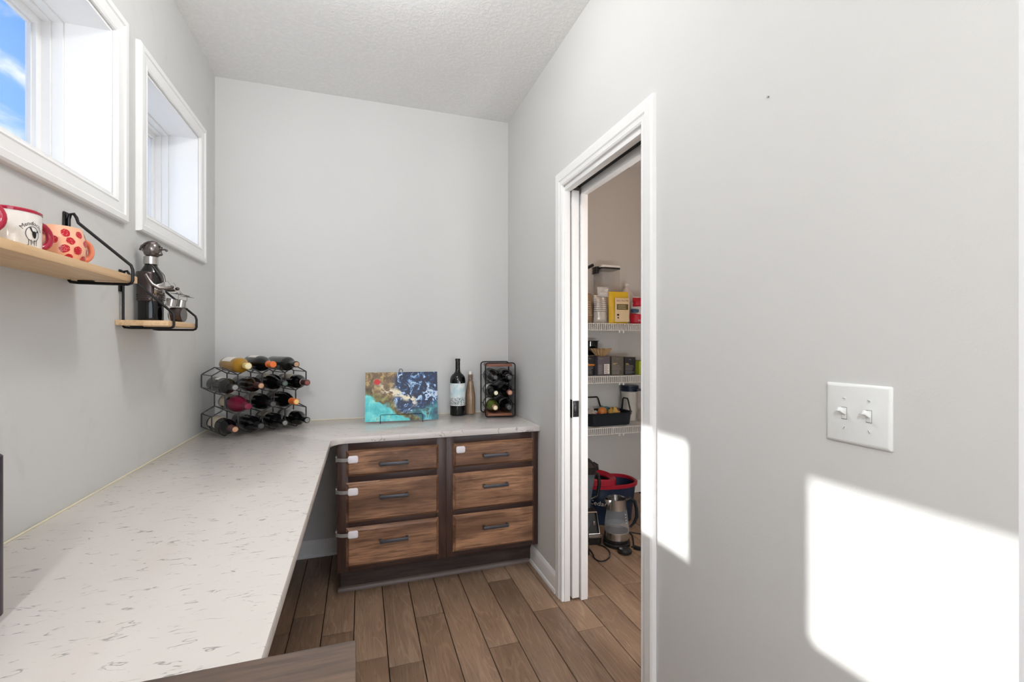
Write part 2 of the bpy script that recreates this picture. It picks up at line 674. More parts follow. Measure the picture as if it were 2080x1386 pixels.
# floor: dark base, planks laid one by one along the depth
floor = struct(MB().box((x0, KY0-0.1, -0.1), (KX1+0.1, PY1+0.1, -0.012)).build('floor', 'subfloor', smooth=False), 'brown hand scraped hardwood plank floor', 'floor')
PW = 0.1335
known = {-2: [2.202], 0: [2.129], 1: [1.913], 3: [2.138], 6: [2.336], 7: [2.008], 5: [1.827], 8: [1.809], 9: [2.033]}
rp = random.Random(3)
for k in range(-6, 18):
    xa = -0.031+PW*(k-1)
    xb = xa+PW
    if xb < XL or xa > PX1:
        continue
    js = list(known.get(k, []))
    ya = 0.62
    if not js:
        js = [rp.uniform(1.3, 2.7)]
    lo = js[0]
    while lo-0.95 > 0.55:
        lo -= rp.uniform(0.75, 1.15)
        js.insert(0, lo)
    hi = js[-1]
    while hi+0.6 < 3.3:
        hi += rp.uniform(0.7, 1.2)
        js.append(hi)
    js = [ya]+[j for j in js if ya+0.1 < j < PY1-0.1]+[PY1]
    for j0, j1 in zip(js[:-1], js[1:]):
        if xa < XR < xb or xb <= XR:
            pass
        cx_, cy_ = (xa+xb)/2, (j0+j1)/2
        g = 0.0016
        hx, hy_ = PW/2-g, (j1-j0)/2-g
        zt = rp.uniform(-0.0008, 0.0)
        MB().box((-hx, -hy_, -0.012), (hx, hy_, zt), 0.0024).build('plank', 'floor_wood', floor, loc=(cx_, cy_, 0))
# floor behind the camera: joined planks
b = MB()
for k in range(-8, 26):
    xa = -0.031+PW*(k-1)
    if xa < x0 or xa+PW > KX1:
        continue
    y = KY0+rp.uniform(-0.6, 0)
    while y < 0.62:
        y1 = min(0.62, y+rp.uniform(0.8, 1.3))
        b.box((xa+0.001, max(y, KY0)+0.001, -0.012), (xa+PW-0.001, y1-0.001, 0.0))
        y = y1
o = b.build('plank_field', 'floor_wood', floor, smooth=False)
o['kind'] = 'stuff'

# ---------------------------------------------------------------- mitred casings


def casing_sides(parent, rect, prof, mp, bottom=True, name='casing', material='trim'):
    a0, a1, b0, b1 = rect

    def corner(i, o):
        if i == 0:
            return (a0-o, b0-(o if bottom else 0))
        if i == 1:
            return (a1+o, b0-(o if bottom else 0))
        if i == 2:
            return (a1+o, b1+o)
        return (a0-o, b1+o)
    sides = [(1, 2), (2, 3), (3, 0)]
    if bottom:
        sides.append((0, 1))
    for i, j in sides:
        n = len(prof)
        vs_ = [mp(*corner(i, o), h) for o, h in prof]+[mp(*corner(j, o), h) for o, h in prof]
        fs = [(q, q+1, n+q+1, n+q) for q in range(n-1)]
        fs += [(n-1, 0, n, 2*n-1), tuple(range(n)), tuple(reversed(range(n, 2*n)))]
        MB().add(vs_, fs).build(name, material, parent, angle=20)


CASE = [(0.004, 0), (0.004, 0.009), (0.012, 0.013), (0.016, 0.011), (0.046, 0.014), (0.050, 0.018), (0.068, 0.018), (0.074, 0.014), (0.076, 0.0)]


def ring_boxes(b, rin, rout, xa, xb):
    (a0, a1, c0, c1), (p0, p1, q0, q1) = rin, rout
    b.box((xa, p0, q0), (xb, a0, q1))
    b.box((xa, a1, q0), (xb, p1, q1))
    b.box((xa, a0, q0), (xb, a1, c0))
    b.box((xa, a0, c1), (xb, a1, q1))
    return b


def inset(r, d, dt=None):
    return (r[0]+d, r[1]-d, r[2]+d, r[3]-(d if dt is None else dt))


wl = ['white trimmed window nearest the camera, blue sky in its pane', 'white trimmed window in the far corner above the wine sculpture']
for i, r in enumerate(WIN):
    wr = bpy.data.objects.new('window_%d' % (i+1), None)
    C.objects.link(wr)
    struct(wr, wl[i], 'window')
    casing_sides(wr, r, CASE, lambda a, z, h: (XL+h, a, z))
    r1 = inset(r, 0.0075)
    ring_boxes(MB(), r1, (r[0]+0.0005, r[1]-0.0005, r[2]+0.0005, r[3]-0.0005), XL-0.122, XL+0.0).build('reveal', 'trim', wr, smooth=False)
    r2 = inset(r, 0.014)
    ring_boxes(MB(), r2, (r[0]+0.0005, r[1]-0.0005, r[2]+0.0005, r[3]-0.0005), XL-0.150, XL-0.1225).build('frame_stop', 'trim', wr, smooth=False)
    r3 = inset(r, 0.022)
    ring_boxes(MB(), r3, (r[0]+0.0005, r[1]-0.0005, r[2]+0.0005, r[3]-0.0005), XL-0.198, XL-0.1505).build('window_frame', 'trim', wr, smooth=False)
    r4 = inset(r, 0.046, 0.046)
    s = ring_boxes(MB(), r4, inset(r3, 0.0005), XL-0.198, XL-0.172).build('sash', 'trim', wr, smooth=False)
    ring_boxes(MB(), inset(r4, 0.006), inset(r4, 0.0003), XL-0.192, XL-0.182).build('glazing_bead', 'trim', s, smooth=False)
    MB().box((XL-0.189, r4[0]+0.001, r4[2]+0.001), (XL-0.185, r4[1]-0.001, r4[3]-0.001)).build('pane', 'window_glass', wr, smooth=False)

# ---------------------------------------------------------------- pantry doorway: casing, split jambs, pocket door
dr = bpy.data.objects.new('door_1', None)
C.objects.link(dr)
struct(dr, 'white cased pantry doorway with a pocket door slid into the wall', 'doorway')
DCASE = [(0.006, 0), (0.006, 0.010), (0.014, 0.014), (0.018, 0.012), (0.030, 0.013), (0.036, 0.017), (0.070, 0.018), (0.078, 0.014), (0.080, 0)]
casing_sides(dr, (DY0, DY1, 0, DZ), DCASE, lambda a, z, h: (XR-h, a, z), bottom=False)
casing_sides(dr, (DY0, DY1, 0, DZ), DCASE, lambda a, z, h: (XR+WT+h, a, z), bottom=False)
# jamb on the strike side
MB().box((XR, DY0-0.0145, 0), (XR+WT, DY0, DZ), 0.001).build('jamb', 'trim', dr)
# split jambs on the pocket side and at the head, with a dark slot for the door
MB().box((XR, DY1, 0), (XR+0.030, DY1+0.0145, DZ), 0.002).build('split_jamb', 'trim', dr)
MB().box((XR+0.084, DY1-0.012, 0), (XR+WT, DY1+0.0145, DZ), 0.002).build('split_jamb', 'trim', dr)
MB().box((XR, DY0, DZ-0.018), (XR+0.034, DY1, DZ+0.0145), 0.002).build('split_head', 'trim', dr)
MB().box((XR+0.084, DY0, DZ-0.03), (XR+WT, DY1, DZ+0.0145), 0.002).build('split_head', 'trim', dr)
MB().box((XR+0.0345, DY0, DZ+0.006), (XR+0.0835, DY1, DZ+0.0145)).build('track', 'trim_dark_gap', dr)
pd = MB().box((XR+0.040, DY1-0.004, 0.012), (XR+0.077, DY1+0.70, DZ-0.012), 0.0015).build('pocket_door', 'trim', dr)
b = MB()
b.box((XR+0.0425, DY1-0.0065, 0.905), (XR+0.0745, DY1-0.004, 0.985), 0.0008)
b.box((XR+0.049, DY1-0.010, 0.925), (XR+0.068, DY1-0.006, 0.965), 0.001)
b.build('edge_pull', 'latch_black', pd)
b = MB().box((XR+0.0385, DY1-0.003, 0.900), (XR+0.0405, DY1+0.03, 0.990), 0.0005)
b.build('face_plate', 'latch_black', pd)

# ---------------------------------------------------------------- baseboards
BH = 0.098
BASE = [(0, 0), (0.020, 0), (0.020, 0.008), (0.016, 0.017), (0.0125, 0.019), (0.0125, BH-0.022), (0.010, BH-0.012), (0.006, BH-0.006), (0.004, BH), (0, BH)]


def baseboard(name, p0, p1, nrm, label):
    """p0,p1 floor points along the wall, nrm points into the room"""
    n = len(BASE)
    vs_ = []
    for q in (p0, p1):
        for o_, z in BASE:
            vs_.append((q[0]+nrm[0]*o_, q[1]+nrm[1]*o_, z))
    fs = [(i, i+1, n+i+1, n+i) for i in range(n-1)]+[(n-1, 0, n, 2*n-1), tuple(range(n)), tuple(reversed(range(n, 2*n)))]
    o = MB().add(vs_, fs).build(name, 'trim', angle=25)
    struct(o, label, 'baseboard')


baseboard('baseboard_right', (XR, 2.480), (XR, DY1+0.080), (-1, 0), 'white baseboard between drawer cabinet and pantry door casing')
baseboard('baseboard_front', (XR, DY0-0.080), (XR, RE), (-1, 0), 'white baseboard below the light switch wall')
baseboard('baseboard_back', (XL, YB), (-0.100, YB), (0, -1), 'white baseboard in the knee space under the worktop')
baseboard('baseboard_left', (XL, 0.62), (XL, YB-0.021), (1, 0), 'white baseboard along the window wall under the worktop')
baseboard('baseboard_pantry', (PX0, PY1), (PX1, PY1), (0, -1), 'white baseboard at the back of the pantry')
baseboard('baseboard_closet', (PX1, PY1-0.021), (PX1, 0.54), (-1, 0), 'white baseboard on the pantry side wall')
baseboard('baseboard_return', (PX0, RE), (KX1, RE), (0, -1), 'white baseboard of the wall around the corner')

# ---------------------------------------------------------------- worktop (L shape with a rounded inner corner)
ZT, TT = 0.810, 0.030
EX, EY = -0.138, 2.352
R = 0.075
poly = [(XL+0.002, 0.605), (EX, 0.605)]
for i in range(9):
    a = PI-PI/2*i/8
    poly.append((EX+R+R*math.cos(a), EY-R+R*math.sin(a)))
poly += [(XR-0.002, EY), (XR-0.002, YB-0.002), (XL+0.002, YB-0.002)]
bm = bmesh.new()
vsb = [bm.verts.new((x, y, ZT-TT)) for x, y in poly]
f = bm.faces.new(vsb)
ex = bmesh.ops.extrude_face_region(bm, geom=[f])
for q in ex['geom']:
    if isinstance(q, bmesh.types.BMVert):
        q.co.z = ZT
bmesh.ops.recalc_face_normals(bm, faces=bm.faces)
bmesh.ops.bevel(bm, geom=list(bm.edges), offset=0.0025, segments=2, affect='EDGES', profile=0.5)
me = bpy.data.meshes.new('worktop')
bm.to_mesh(me)
bm.free()
me.shade_smooth()
me.set_sharp_from_angle(angle=math.radians(40))
me.materials.append(M['quartz'])
wt = bpy.data.objects.new('worktop', me)
C.objects.link(wt)
tag(wt, 'L shaped white speckled quartz worktop running along the window wall', 'worktop')
MB().tube([(XL+0.003, 0.61, ZT+0.001), (XL+0.003, YB-0.003, ZT+0.001), (XR-0.003, YB-0.003, ZT+0.001)], 0.0032, 6).build('caulk_line', 'caulk', wt)

# ---------------------------------------------------------------- drawer cabinet
CX0, CX1, CY = -0.113, 0.943, 2.385
cab = thing('drawer_cabinet', 'dark stained wooden cabinet with six drawers under the worktop', 'cabinet', (CX0, CY, 0))
W_, D_ = CX1-CX0, YB-0.003-CY
TOPZ, BOTZ = ZT-TT-0.0005, 0.139
b = MB()
b.box((0.0, 0.02, BOTZ), (0.016, D_, TOPZ))
b.box((W_-0.016, 0.02, BOTZ), (W_, D_, TOPZ))
b.box((0.016, D_-0.012, BOTZ), (W_-0.016, D_, TOPZ))
b.box((0.016, 0.02, BOTZ), (W_-0.016, D_-0.012, BOTZ+0.016))
b.build('carcass', 'frame_wood_vertical', cab, smooth=False)
# face frame: stiles and rails
cols = [(-0.0715-CX0, 0.383-CX0), (0.459-CX0, 0.915-CX0)]
rows = [(0.611, 0.739), (0.383, 0.580), (0.1645, 0.3585)]


def piece(name, a, bb, m, bev=0.001):
    return MB().box(a, bb, bev).build(name, m, cab)


lap = 0.010
st = [(0, cols[0][0]+lap), (cols[0][1]-lap, cols[1][0]+lap), (cols[1][1]-lap, W_)]
for a, c_ in st:
    if c_-a > 0.06 and a > 0.01 and c_ < W_-0.01:
        mid = (a+c_)/2+0.003
        piece('stile', (a, 0, BOTZ), (mid-0.0004, 0.02, TOPZ), 'frame_wood_vertical')
        piece('stile', (mid+0.0004, 0, BOTZ), (c_, 0.02, TOPZ), 'frame_wood_vertical')
    else:
        piece('stile', (a, 0, BOTZ), (c_, 0.02, TOPZ), 'frame_wood_vertical')
rails = [(rows[0][1]-lap, TOPZ), (rows[1][1]-lap, rows[0][0]+lap), (rows[2][1]-lap, rows[1][0]+lap), (BOTZ, rows[2][0]+lap)]
for ci in (0, 1):
    for z0, z1 in rails:
        piece('rail', (st[ci][1]+0.0003, 0.0006, z0), (st[ci+1][0]-0.0003, 0.02, z1), 'frame_wood')
for ci, (xa, xb) in enumerate(cols):
    for ri, (z0, z1) in enumerate(rows):
        wd, hd = xb-xa, z1-z0
        e = 0.014
        rings = []
        for ins, y in ((0.0, -0.0012), (0.0, -0.0035), (0.003, -0.006), (0.012, -0.018), (e, -0.020)):
            rings.append([(ins, y, ins), (wd-ins, y, ins), (wd-ins, y, hd-ins), (ins, y, hd-ins)])
        d = MB().loft(rings).build('drawer_front', 'drawer_wood', cab, loc=(xa, 0, z0), angle=12)
        hc = hd*(0.45 if ri == 0 else 0.62)
        hx = wd/2
        b = MB()
        b.box((hx-0.070, -0.048, hc-0.0085), (hx+0.070, -0.041, hc+0.0085), 0.0015)
        b.box((hx-0.070, -0.043, hc-0.0085), (hx-0.058, -0.0203, hc+0.0085), 0.0012)
        b.box((hx+0.058, -0.043, hc-0.0085), (hx+0.070, -0.0203, hc+0.0085), 0.0012)
        b.build('handle', 'handle_metal', d)
MB().box((0.012, 0.098, 0.0), (W_, 0.112, BOTZ-0.0005)).build('toe_kick', 'kick_wood', cab, smooth=False)
b = MB()
pr_ = [(0.0985, 0.0005), (0.082, 0.0005), (0.082, 0.010), (0.086, 0.017), (0.0925, 0.021), (0.0985, 0.022)]
n = len(pr_)
vs_ = [(0.0, y, z) for y, z in pr_]+[(W_-0.022, y, z) for y, z in pr_]
b.add(vs_, [(i, (i+1) % n, n+(i+1) % n, n+i) for i in range(n)]+[tuple(range(n)), tuple(reversed(range(n, 2*n)))])
b.build('shoe_moulding', 'shoe_wood', cab, angle=50)

# child locks stuck on the drawers
for lab, px, pz, strap in (('white child lock pad strapped to the top left drawer', -0.039, 0.698, True),
                           ('white child lock pad strapped to the middle left drawer', -0.039, 0.5395, True),
                           ('white child lock pad strapped to the bottom left drawer', -0.039, 0.330, True),
                           ('white child lock pad without strap on the top right drawer', 0.497, 0.7075, False)):
    cl_ = thing('child_lock', lab, 'child lock', (px, CY-0.0205, pz), group='child locks on the drawer cabinet')
    rg = [[(q[0], y, q[1]) for q in rrect(-0.024+i_, 0.024-i_, -0.018+i_, 0.018-i_, 0.010-i_*0.5, 0)] for y, i_ in ((0.0, 0), (-0.006, 0), (-0.0085, 0.002), (-0.0095, 0.005))]
    MB().loft(rg).build('pad', 'pad_white', cl_)
    if strap:
        path = [(-0.022, -0.004), (-0.04, -0.004), (-0.056, 0.000), (-0.0715, 0.012), (-0.0775, 0.018), (-0.0785, 0.024), (-0.0785, 0.05)]
        vs_, fs = [], []
        for x, y in path:
            for z in (-0.0085, 0.0085):
                vs_.append((x, y, z))
                vs_.append((x-0.0006, y-0.0014, z))
        for i in range(len(path)-1):
            a = i*4
            fs += [(a, a+4, a+6, a+2), (a+1, a+3, a+7, a+5), (a, a+1, a+5, a+4), (a+2, a+6, a+7, a+3)]
        fs += [(0, 2, 3, 1), (len(vs_)-4, len(vs_)-3, len(vs_)-1, len(vs_)-2)]
        MB().add(vs_, fs).build('strap', 'strap_clear', cl_)
        rg = [[(x, q[0], q[1]) for q in rrect(0.020, 0.062, -0.014, 0.016, 0.006, 0)] for x in (-0.0745, -0.0785, -0.081)]
        MB().loft(rg).build('anchor', 'strap_clear', cl_)

# ---------------------------------------------------------------- dark wooden island whose top corner shows in front
isl = thing('kitchen_cabinet', 'dark wood topped cabinet corner at the bottom foreground edge', 'cabinet', (-0.006, 0.600, 0))
b = MB().box((-0.765, -0.60, 0.878), (0.0, 0.0, 0.900), 0.0015)
b.build('top', 'island_wood', isl)
MB().box((-0.755, -0.585, 0.095), (-0.02, -0.004, 0.8775), 0.001).build('body', 'frame_wood_vertical', isl)
MB().box((-0.755, -0.55, 0.0), (-0.06, -0.004, 0.0945)).build('plinth', 'kick_wood', isl, smooth=False)
for k in range(2):
    z0 = 0.13+0.37*k
    d = MB().box((-0.0198, -0.56, z0), (-0.002, -0.03, z0+0.34), 0.003).build('door', 'drawer_wood', isl)
    MB().box((-0.0015, -0.36, z0+0.25), (0.018, -0.23, z0+0.265), 0.002).build('handle', 'handle_metal', d)

# dark appliance on the worktop at the left picture edge
ap = thing('coffee_machine', 'dark purple grey appliance at the left edge on the quartz worktop', 'appliance', (-0.661, 0.895, ZT+0.0005))


def rr_box(b, x0_, x1_, y0_, y1_, z0_, z1_, r, e):
    rg = [rrect(x0_+e, x1_-e, y0_+e, y1_-e, max(r-e, 0.001), z0_), rrect(x0_, x1_, y0_, y1_, r, z0_+e), rrect(x0_, x1_, y0_, y1_, r, z1_-e), rrect(x0_+e, x1_-e, y0_+e, y1_-e, max(r-e, 0.001), z1_)]
    return b.loft(rg)


rr_box(MB(), -0.098, 0.100, -0.098, 0.098, 0.0, 0.285, 0.022, 0.012).build('body', 'dark_purple', ap)
rr_box(MB(), -0.07, 0.07, -0.105, -0.0985, 0.05, 0.24, 0.003, 0.001).build('front_panel', 'foil_black', ap)
MB().cyl((0, -0.105, 0.20), (0, -0.125, 0.20), 0.018).build('dial', 'steel', ap)
rr_box(MB(), -0.05, 0.05, -0.05, 0.05, 0.2855, 0.297, 0.02, 0.004).build('lid', 'foil_black', ap)

# ---------------------------------------------------------------- light switch
sw = thing('light_switch', 'white double toggle light switch plate on the right wall', 'light switch', (XR, 0.647, 1.1265))
rg = []
for ins, h in ((0.0, 0.0003), (0.0, 0.0025), (0.0025, 0.005), (0.006, 0.0062)):
    rg.append([(-h, q[0], q[1]) for q in rrect(-0.063+ins, 0.063-ins, -0.061+ins, 0.061-ins, 0.003, 0, 3)])
MB().loft(rg).build('plate', 'switch_white', sw)
for s in (-1, 1):
    y = s*0.024
    MB().box((-0.0068, y-0.0055, -0.0125), (-0.0060, y+0.0055, 0.0125)).build('slot', 'ink_grey', sw, smooth=False)
    MB().box((-0.0076, y-0.0046, -0.0112), (-0.0064, y+0.0046, 0.0112), 0.0003).build('bezel', 'switch_white', sw)
    b = MB().tr(Matrix.Translation((-0.006, y, 0.001)) @ Matrix.Rotation(math.radians(28), 4, 'Y'))
    b.box((-0.017, -0.0038, -0.0045), (0, 0.0038, 0.0045), 0.001)
    b.build('toggle', 'switch_white', sw)
    for zz in (-0.030, 0.030):
        sc_ = MB().cyl((-0.0061, y, zz), (-0.0072, y, zz), 0.0034, 14).build('screw', 'switch_white', sw)
        a = random.uniform(0, PI)
        b = MB().tr(Matrix.Translation((-0.0073, y, zz)) @ Matrix.Rotation(a, 4, 'X'))
        b.box((-0.0002, -0.0029, -0.0005), (0.0001, 0.0029, 0.0005)).build('screw_slot', 'screw_metal', sc_, smooth=False)

# ---------------------------------------------------------------- globe lamps out of the picture; the two kitchen ones are added fill


def bulb(parent, loc, r, strength, color):
    d = bpy.data.lights.new('bulb', 'POINT')
    d.shadow_soft_size = r
    d.energy = strength*PI*4*PI*r*r
    d.color = color
    o = bpy.data.objects.new('bulb', d)
    C.objects.link(o)
    o.parent = parent
    o.location = loc
    return o


for lab, lx, ly, drop in (('white globe ceiling lamp over the worktop nook, above the picture', 0.06, 1.50, 0.0),
                          ('white fill pendant added at the kitchen side of the nook, behind the camera', -0.25, -0.80, 0.55),
                          ('white fill pendant added in the kitchen far behind the camera', 2.3, -2.5, 0.32)):
    g = thing('globe_lamp', lab, 'lamp', (lx, ly, ZC), group='globe ceiling lamps')
    MB().lathe([(0.06, -0.0005), (0.06, -0.018), (0.05, -0.024)], 32).build('canopy', 'plastic_white', g)
    MB().cyl((0, 0, -0.020), (0, 0, -0.030-drop), 0.007, 12).build('stem', 'steel', g)
    MB().lathe([(0.012, -0.028-drop), (0.030, -0.0285-drop), (0.034, -0.031-drop)], 24).build('bulb_socket', 'steel', g)
    bulb(g, (0, 0, -0.122-drop), 0.088, (128.0 if lx < 1 else 40.0) if drop else 44.0, (0.97, 0.985, 1.0))


g = thing('pantry_warm_fill', 'small warm fill lamp added on the pantry ceiling, out of sight', 'lamp', (1.75, 1.75, ZC))  # unseen lamp, added to warm and brighten the upper pantry
MB().lathe([(0.055, -0.0005), (0.055, -0.03), (0.03, -0.04)], 28).build('lamp_holder', 'plastic_white', g)
bulb(g, (0, 0, -0.105), 0.062, 34.0, (1.0, 0.56, 0.30))



g = thing('pantry_wall_fill', 'round fill lamp added inside the pantry, hidden behind the door wall', 'lamp', (PX0, 0.95, 0.95))  # added neutral lamp, kept out of view, to lift the lower pantry
MB().cyl((0.0005, 0, 0), (0.02, 0, 0), 0.06, 28).build('back_plate', 'plastic_white', g)
MB().cyl((0.02, 0, 0), (0.045, 0, 0), 0.015, 16).build('neck', 'steel', g)
bulb(g, (0.137, 0, 0), 0.09, 56.0, (0.98, 0.98, 1.0))

# ---------------------------------------------------------------- wall shelves with wire brackets
SF = -0.628


def wall_shelf(label, y0, y1, zt, th, brk, top_h):
    s = thing('wall_shelf', label, 'shelf', (XL+0.001, (y0+y1)/2, zt-th), group='wood wall shelves')
    yc = (y0+y1)/2
    D = SF-XL-0.001
    MB().box((0.0, y0-yc, 0), (D, y1-yc, th), 0.0015).build('board', 'shelf_birch', s)
    for yb in brk:
        y = yb-yc
        r = 0.0042
        path = [(0.009, y, 0.0), (0.009, y, top_h-0.02), (0.012, y, top_h-0.006), (0.020, y, top_h-0.004), (0.026, y, top_h-0.014), (0.030, y, top_h-0.028),
                (D-0.012, y, 0.060), (D+0.002, y, 0.047), (D+0.006, y, 0.034), (D+0.006, y, 0.004), (D+0.003, y, -0.004), (D-0.006, y, -0.0075), (0.03, y, -0.0075), (0.012, y, -0.0055), (0.009, y, 0.0)]
        b = MB().tube(path, r, 8)
        b.build('bracket', 'black_metal', s)
        b = MB().box((0.0005, y-0.011, top_h-0.075), (0.005, y+0.011, top_h), 0.002)
        b.build('mounting_plate', 'black_metal', s)
        MB().box((0.03, y-0.006, -0.0055), (0.065, y+0.006, -0.0005), 0.001).build('clip', 'black_metal', s)
    return s


wall_shelf('long birch wall shelf holding the mugs', 0.90, 1.625, 1.465, 0.020, (0.97, 1.58), 0.187)
wall_shelf('short birch wall shelf under the far window holding the metal drummer', 1.850, 2.145, 1.347, 0.018, (1.882, 2.112), 0.19)

# ---------------------------------------------------------------- mugs


def cyl_patch(b, rfun, ang, z, pts, off=0.0006, rings=3):
    """closed outline pts (s,t metres) laid on a turned surface around angle ang and height z"""
    n = len(pts)
    cx_ = sum(p[0] for p in pts)/n
    cz_ = sum(p[1] for p in pts)/n
    vs_, fs = [], []

    def mp(s_, t_):
        r = rfun(z+t_)+off
        a = ang+s_/r
        return (r*math.cos(a), r*math.sin(a), z+t_)
    vs_.append(mp(cx_, cz_))
    for k in range(1, rings+1):
        f_ = k/rings
        for p_ in pts:
            vs_.append(mp(cx_+(p_[0]-cx_)*f_, cz_+(p_[1]-cz_)*f_))
    for j in range(n):
        fs.append((0, 1+j, 1+(j+1) % n))
    for k in range(rings-1):
        for j in range(n):
            a0, a1 = 1+k*n+j, 1+k*n+(j+1) % n
            fs.append((a0, a0+n, a1+n, a1))
    b.add(vs_, fs)


def stroke(b, rfun, ang, z, pts, wd=0.0012, closed=False, off=0.0008):
    m_ = len(pts)
    rng = range(m_ if closed else m_-1)
    for i in rng:
        (x0_, z0_), (x1_, z1_) = pts[i], pts[(i+1) % m_]
        dx, dz = x1_-x0_, z1_-z0_
        L = math.hypot(dx, dz) or 1e-6
        nx, nz = -dz/L*wd/2, dx/L*wd/2
        ex_, ez_ = dx/L*wd*0.4, dz/L*wd*0.4
        cyl_patch(b, rfun, ang, z, [(x0_-ex_+nx, z0_-ez_+nz), (x1_+ex_+nx, z1_+ez_+nz), (x1_+ex_-nx, z1_+ez_-nz), (x0_-ex_-nx, z0_-ez_-nz)], off, 1)


def handle_path(r, z0, z1, out, a):
    pts = []
    for i in range(13):
        th_ = -PI/2+PI*i/12
        rr_ = r-0.003+out*math.cos(th_)**0.8 if math.cos(th_) > 1e-6 else r-0.003
        z = (z0+z1)/2+(z1-z0)/2*math.sin(th_)
        pts.append((rr_*math.cos(a), rr_*math.sin(a), z))
    return pts


CAMDIR = lambda x, y: math.atan2(-y, -x)      # direction from a point on the wall towards the room's viewpoint


def white_mug(label, x, y, hang, art):
    g = thing('mug', label, 'mug', (x, y, 1.4655), group='mugs on the long shelf')
    R_, h = 0.045, 0.084
    MB().lathe([(0.030, 0.0), (R_-0.004, 0.001), (R_, 0.006), (R_, h-0.003), (R_-0.001, h-0.0002), (R_-0.004, h-0.002), (R_-0.004, 0.008), (0.001, 0.006)], 48).build('cup', 'ceramic_white', g)
    MB().lathe([(R_+0.0006, h-0.006), (R_+0.0012, h-0.001), (R_-0.001, h+0.0012), (R_-0.0046, h-0.001), (R_-0.0046, 0.012), (0.001, 0.009)], 48, cap0=False).build('lining', 'ceramic_red', g)
    MB().tube(handle_path(R_, 0.014, 0.068, 0.030, hang), [0.007]*13, 12).build('handle', 'ceramic_red', g)
    if art is not None:
        rf = lambda z: R_
        b = MB()
        s = 0.0265
        body = [(0.0125*math.cos(2*PI*i/24)*1.0, 0.0155*math.sin(2*PI*i/24)) for i in range(24)]
        stroke(b, rf, art, 0.034, body, 0.0011, True)
        for lx in (-0.0075, -0.0030, 0.0030, 0.0075):
            stroke(b, rf, art, 0.034, [(lx, -0.0125), (lx, -0.0235)], 0.0010)
        stroke(b, rf, art, 0.034, [(-0.0075, -0.0235), (-0.0105, -0.025)], 0.001)
        stroke(b, rf, art, 0.034, [(-0.0030, -0.0185), (0.0030, -0.0185)], 0.001)
        face = [(-0.001, 0.004), (0.002, 0.0065), (0.0065, 0.005), (0.0075, 0.0), (0.0065, -0.006), (0.004, -0.0095), (0.001, -0.007), (-0.001, -0.001)]
        cyl_patch(b, rf, art, 0.034, face, 0.0008, 2)
        cyl_patch(b, rf, art, 0.034, [(-0.006, 0.0125), (-0.003, 0.0135), (0.0005, 0.005), (-0.0015, 0.003)], 0.0008, 2)
        cyl_patch(b, rf, art, 0.034, [(0.0095, 0.009), (0.007, 0.0045), (0.0095, 0.0035), (0.0115, 0.006)], 0.0008, 2)
        vs_, fs = text_mesh('Mendocino', 0.0115, shear=0.2)
        out = []
        for q in vs_:                           # letters follow the curve of the sheep's back
            th_ = PI/2-(q.x)/0.0215
            rr_ = 0.0185+q.y
            s_, t_ = rr_*math.cos(th_)*0.95, rr_*math.sin(th_)
            a = art+s_/R_
            out.append(((R_+0.0008)*math.cos(a), (R_+0.0008)*math.sin(a), 0.034+t_))
        b.add(out, fs)
        b.build('sheep_print', 'ink_black', g, smooth=False)
    return g


white_mug('white mug with red handle, cut off by the left picture edge', -0.700, 1.074, math.radians(40), None)
white_mug('white mug with red rim and a sheep drawing', -0.700, 1.243, math.radians(66), math.radians(-20))

pm = thing('mug', 'rounded peach mug printed with red strawberries', 'mug', (-0.700, 1.408, 1.4655), group='mugs on the long shelf')
PR = [(0.0, 0.034), (0.004, 0.039), (0.020, 0.0455), (0.040, 0.0475), (0.060, 0.0455), (0.076, 0.0415), (0.086, 0.040)]


def prf(z):
    for (z0, r0), (z1, r1) in zip(PR[:-1], PR[1:]):
        if z <= z1:
            return r0+(r1-r0)*max(0, (z-z0))/(z1-z0)
    return PR[-1][1]


fine = [(prf(0.086*i/24), 0.086*i/24) for i in range(25)]
MB().lathe([(0.02, 0)]+fine+[(0.038, 0.087), (0.036, 0.085), (0.042, 0.045), (0.03, 0.006), (0.001, 0.005)], 48).build('cup', 'ceramic_peach', pm)
MB().tube(handle_path(0.043, 0.014, 0.066, 0.026, math.radians(58)), [0.0065]*13, 12).build('handle', 'ceramic_peach_dark', pm)
b = MB()
rb = random.Random(11)
for ri, zz in enumerate((0.012, 0.032, 0.052, 0.071)):
    for k in range(9):
        an = 2*PI*(k+0.5*(ri % 2))/9+rb.uniform(-0.12, 0.12)
        sz = rb.uniform(0.0078, 0.0098)
        ro = rb.uniform(-0.9, 0.9)
        pts = []
        for q in range(14):
            th_ = 2*PI*q/14
            rr_ = sz*(1.0-0.22*math.sin(th_)*1.0)*(1+0.05*math.sin(5*th_))
            x_, z_ = rr_*math.cos(th_)*0.95, rr_*math.sin(th_)*1.1
            pts.append((x_*math.cos(ro)-z_*math.sin(ro), x_*math.sin(ro)+z_*math.cos(ro)))
        cyl_patch(b, prf, an, zz, pts, 0.0007, 3)
b.build('strawberry_print', 'berry_print', pm)

# ---------------------------------------------------------------- bottles
BORD = [(0.030, 0.0), (0.0365, 0.003), (0.0375, 0.010), (0.0375, 0.190), (0.0368, 0.200), (0.0335, 0.211), (0.0260, 0.222), (0.0190, 0.231), (0.0155, 0.241), (0.0145, 0.252), (0.0143, 0.285), (0.0158, 0.287), (0.0158, 0.296), (0.0145, 0.298)]
BURG = [(0.032, 0.0), (0.0395, 0.003), (0.0405, 0.010), (0.0405, 0.140), (0.0395, 0.158), (0.0360, 0.180), (0.0300, 0.201), (0.0235, 0.218), (0.0180, 0.233), (0.0152, 0.248), (0.0145, 0.262), (0.0143, 0.285), (0.0158, 0.287), (0.0158, 0.296), (0.0145, 0.298)]


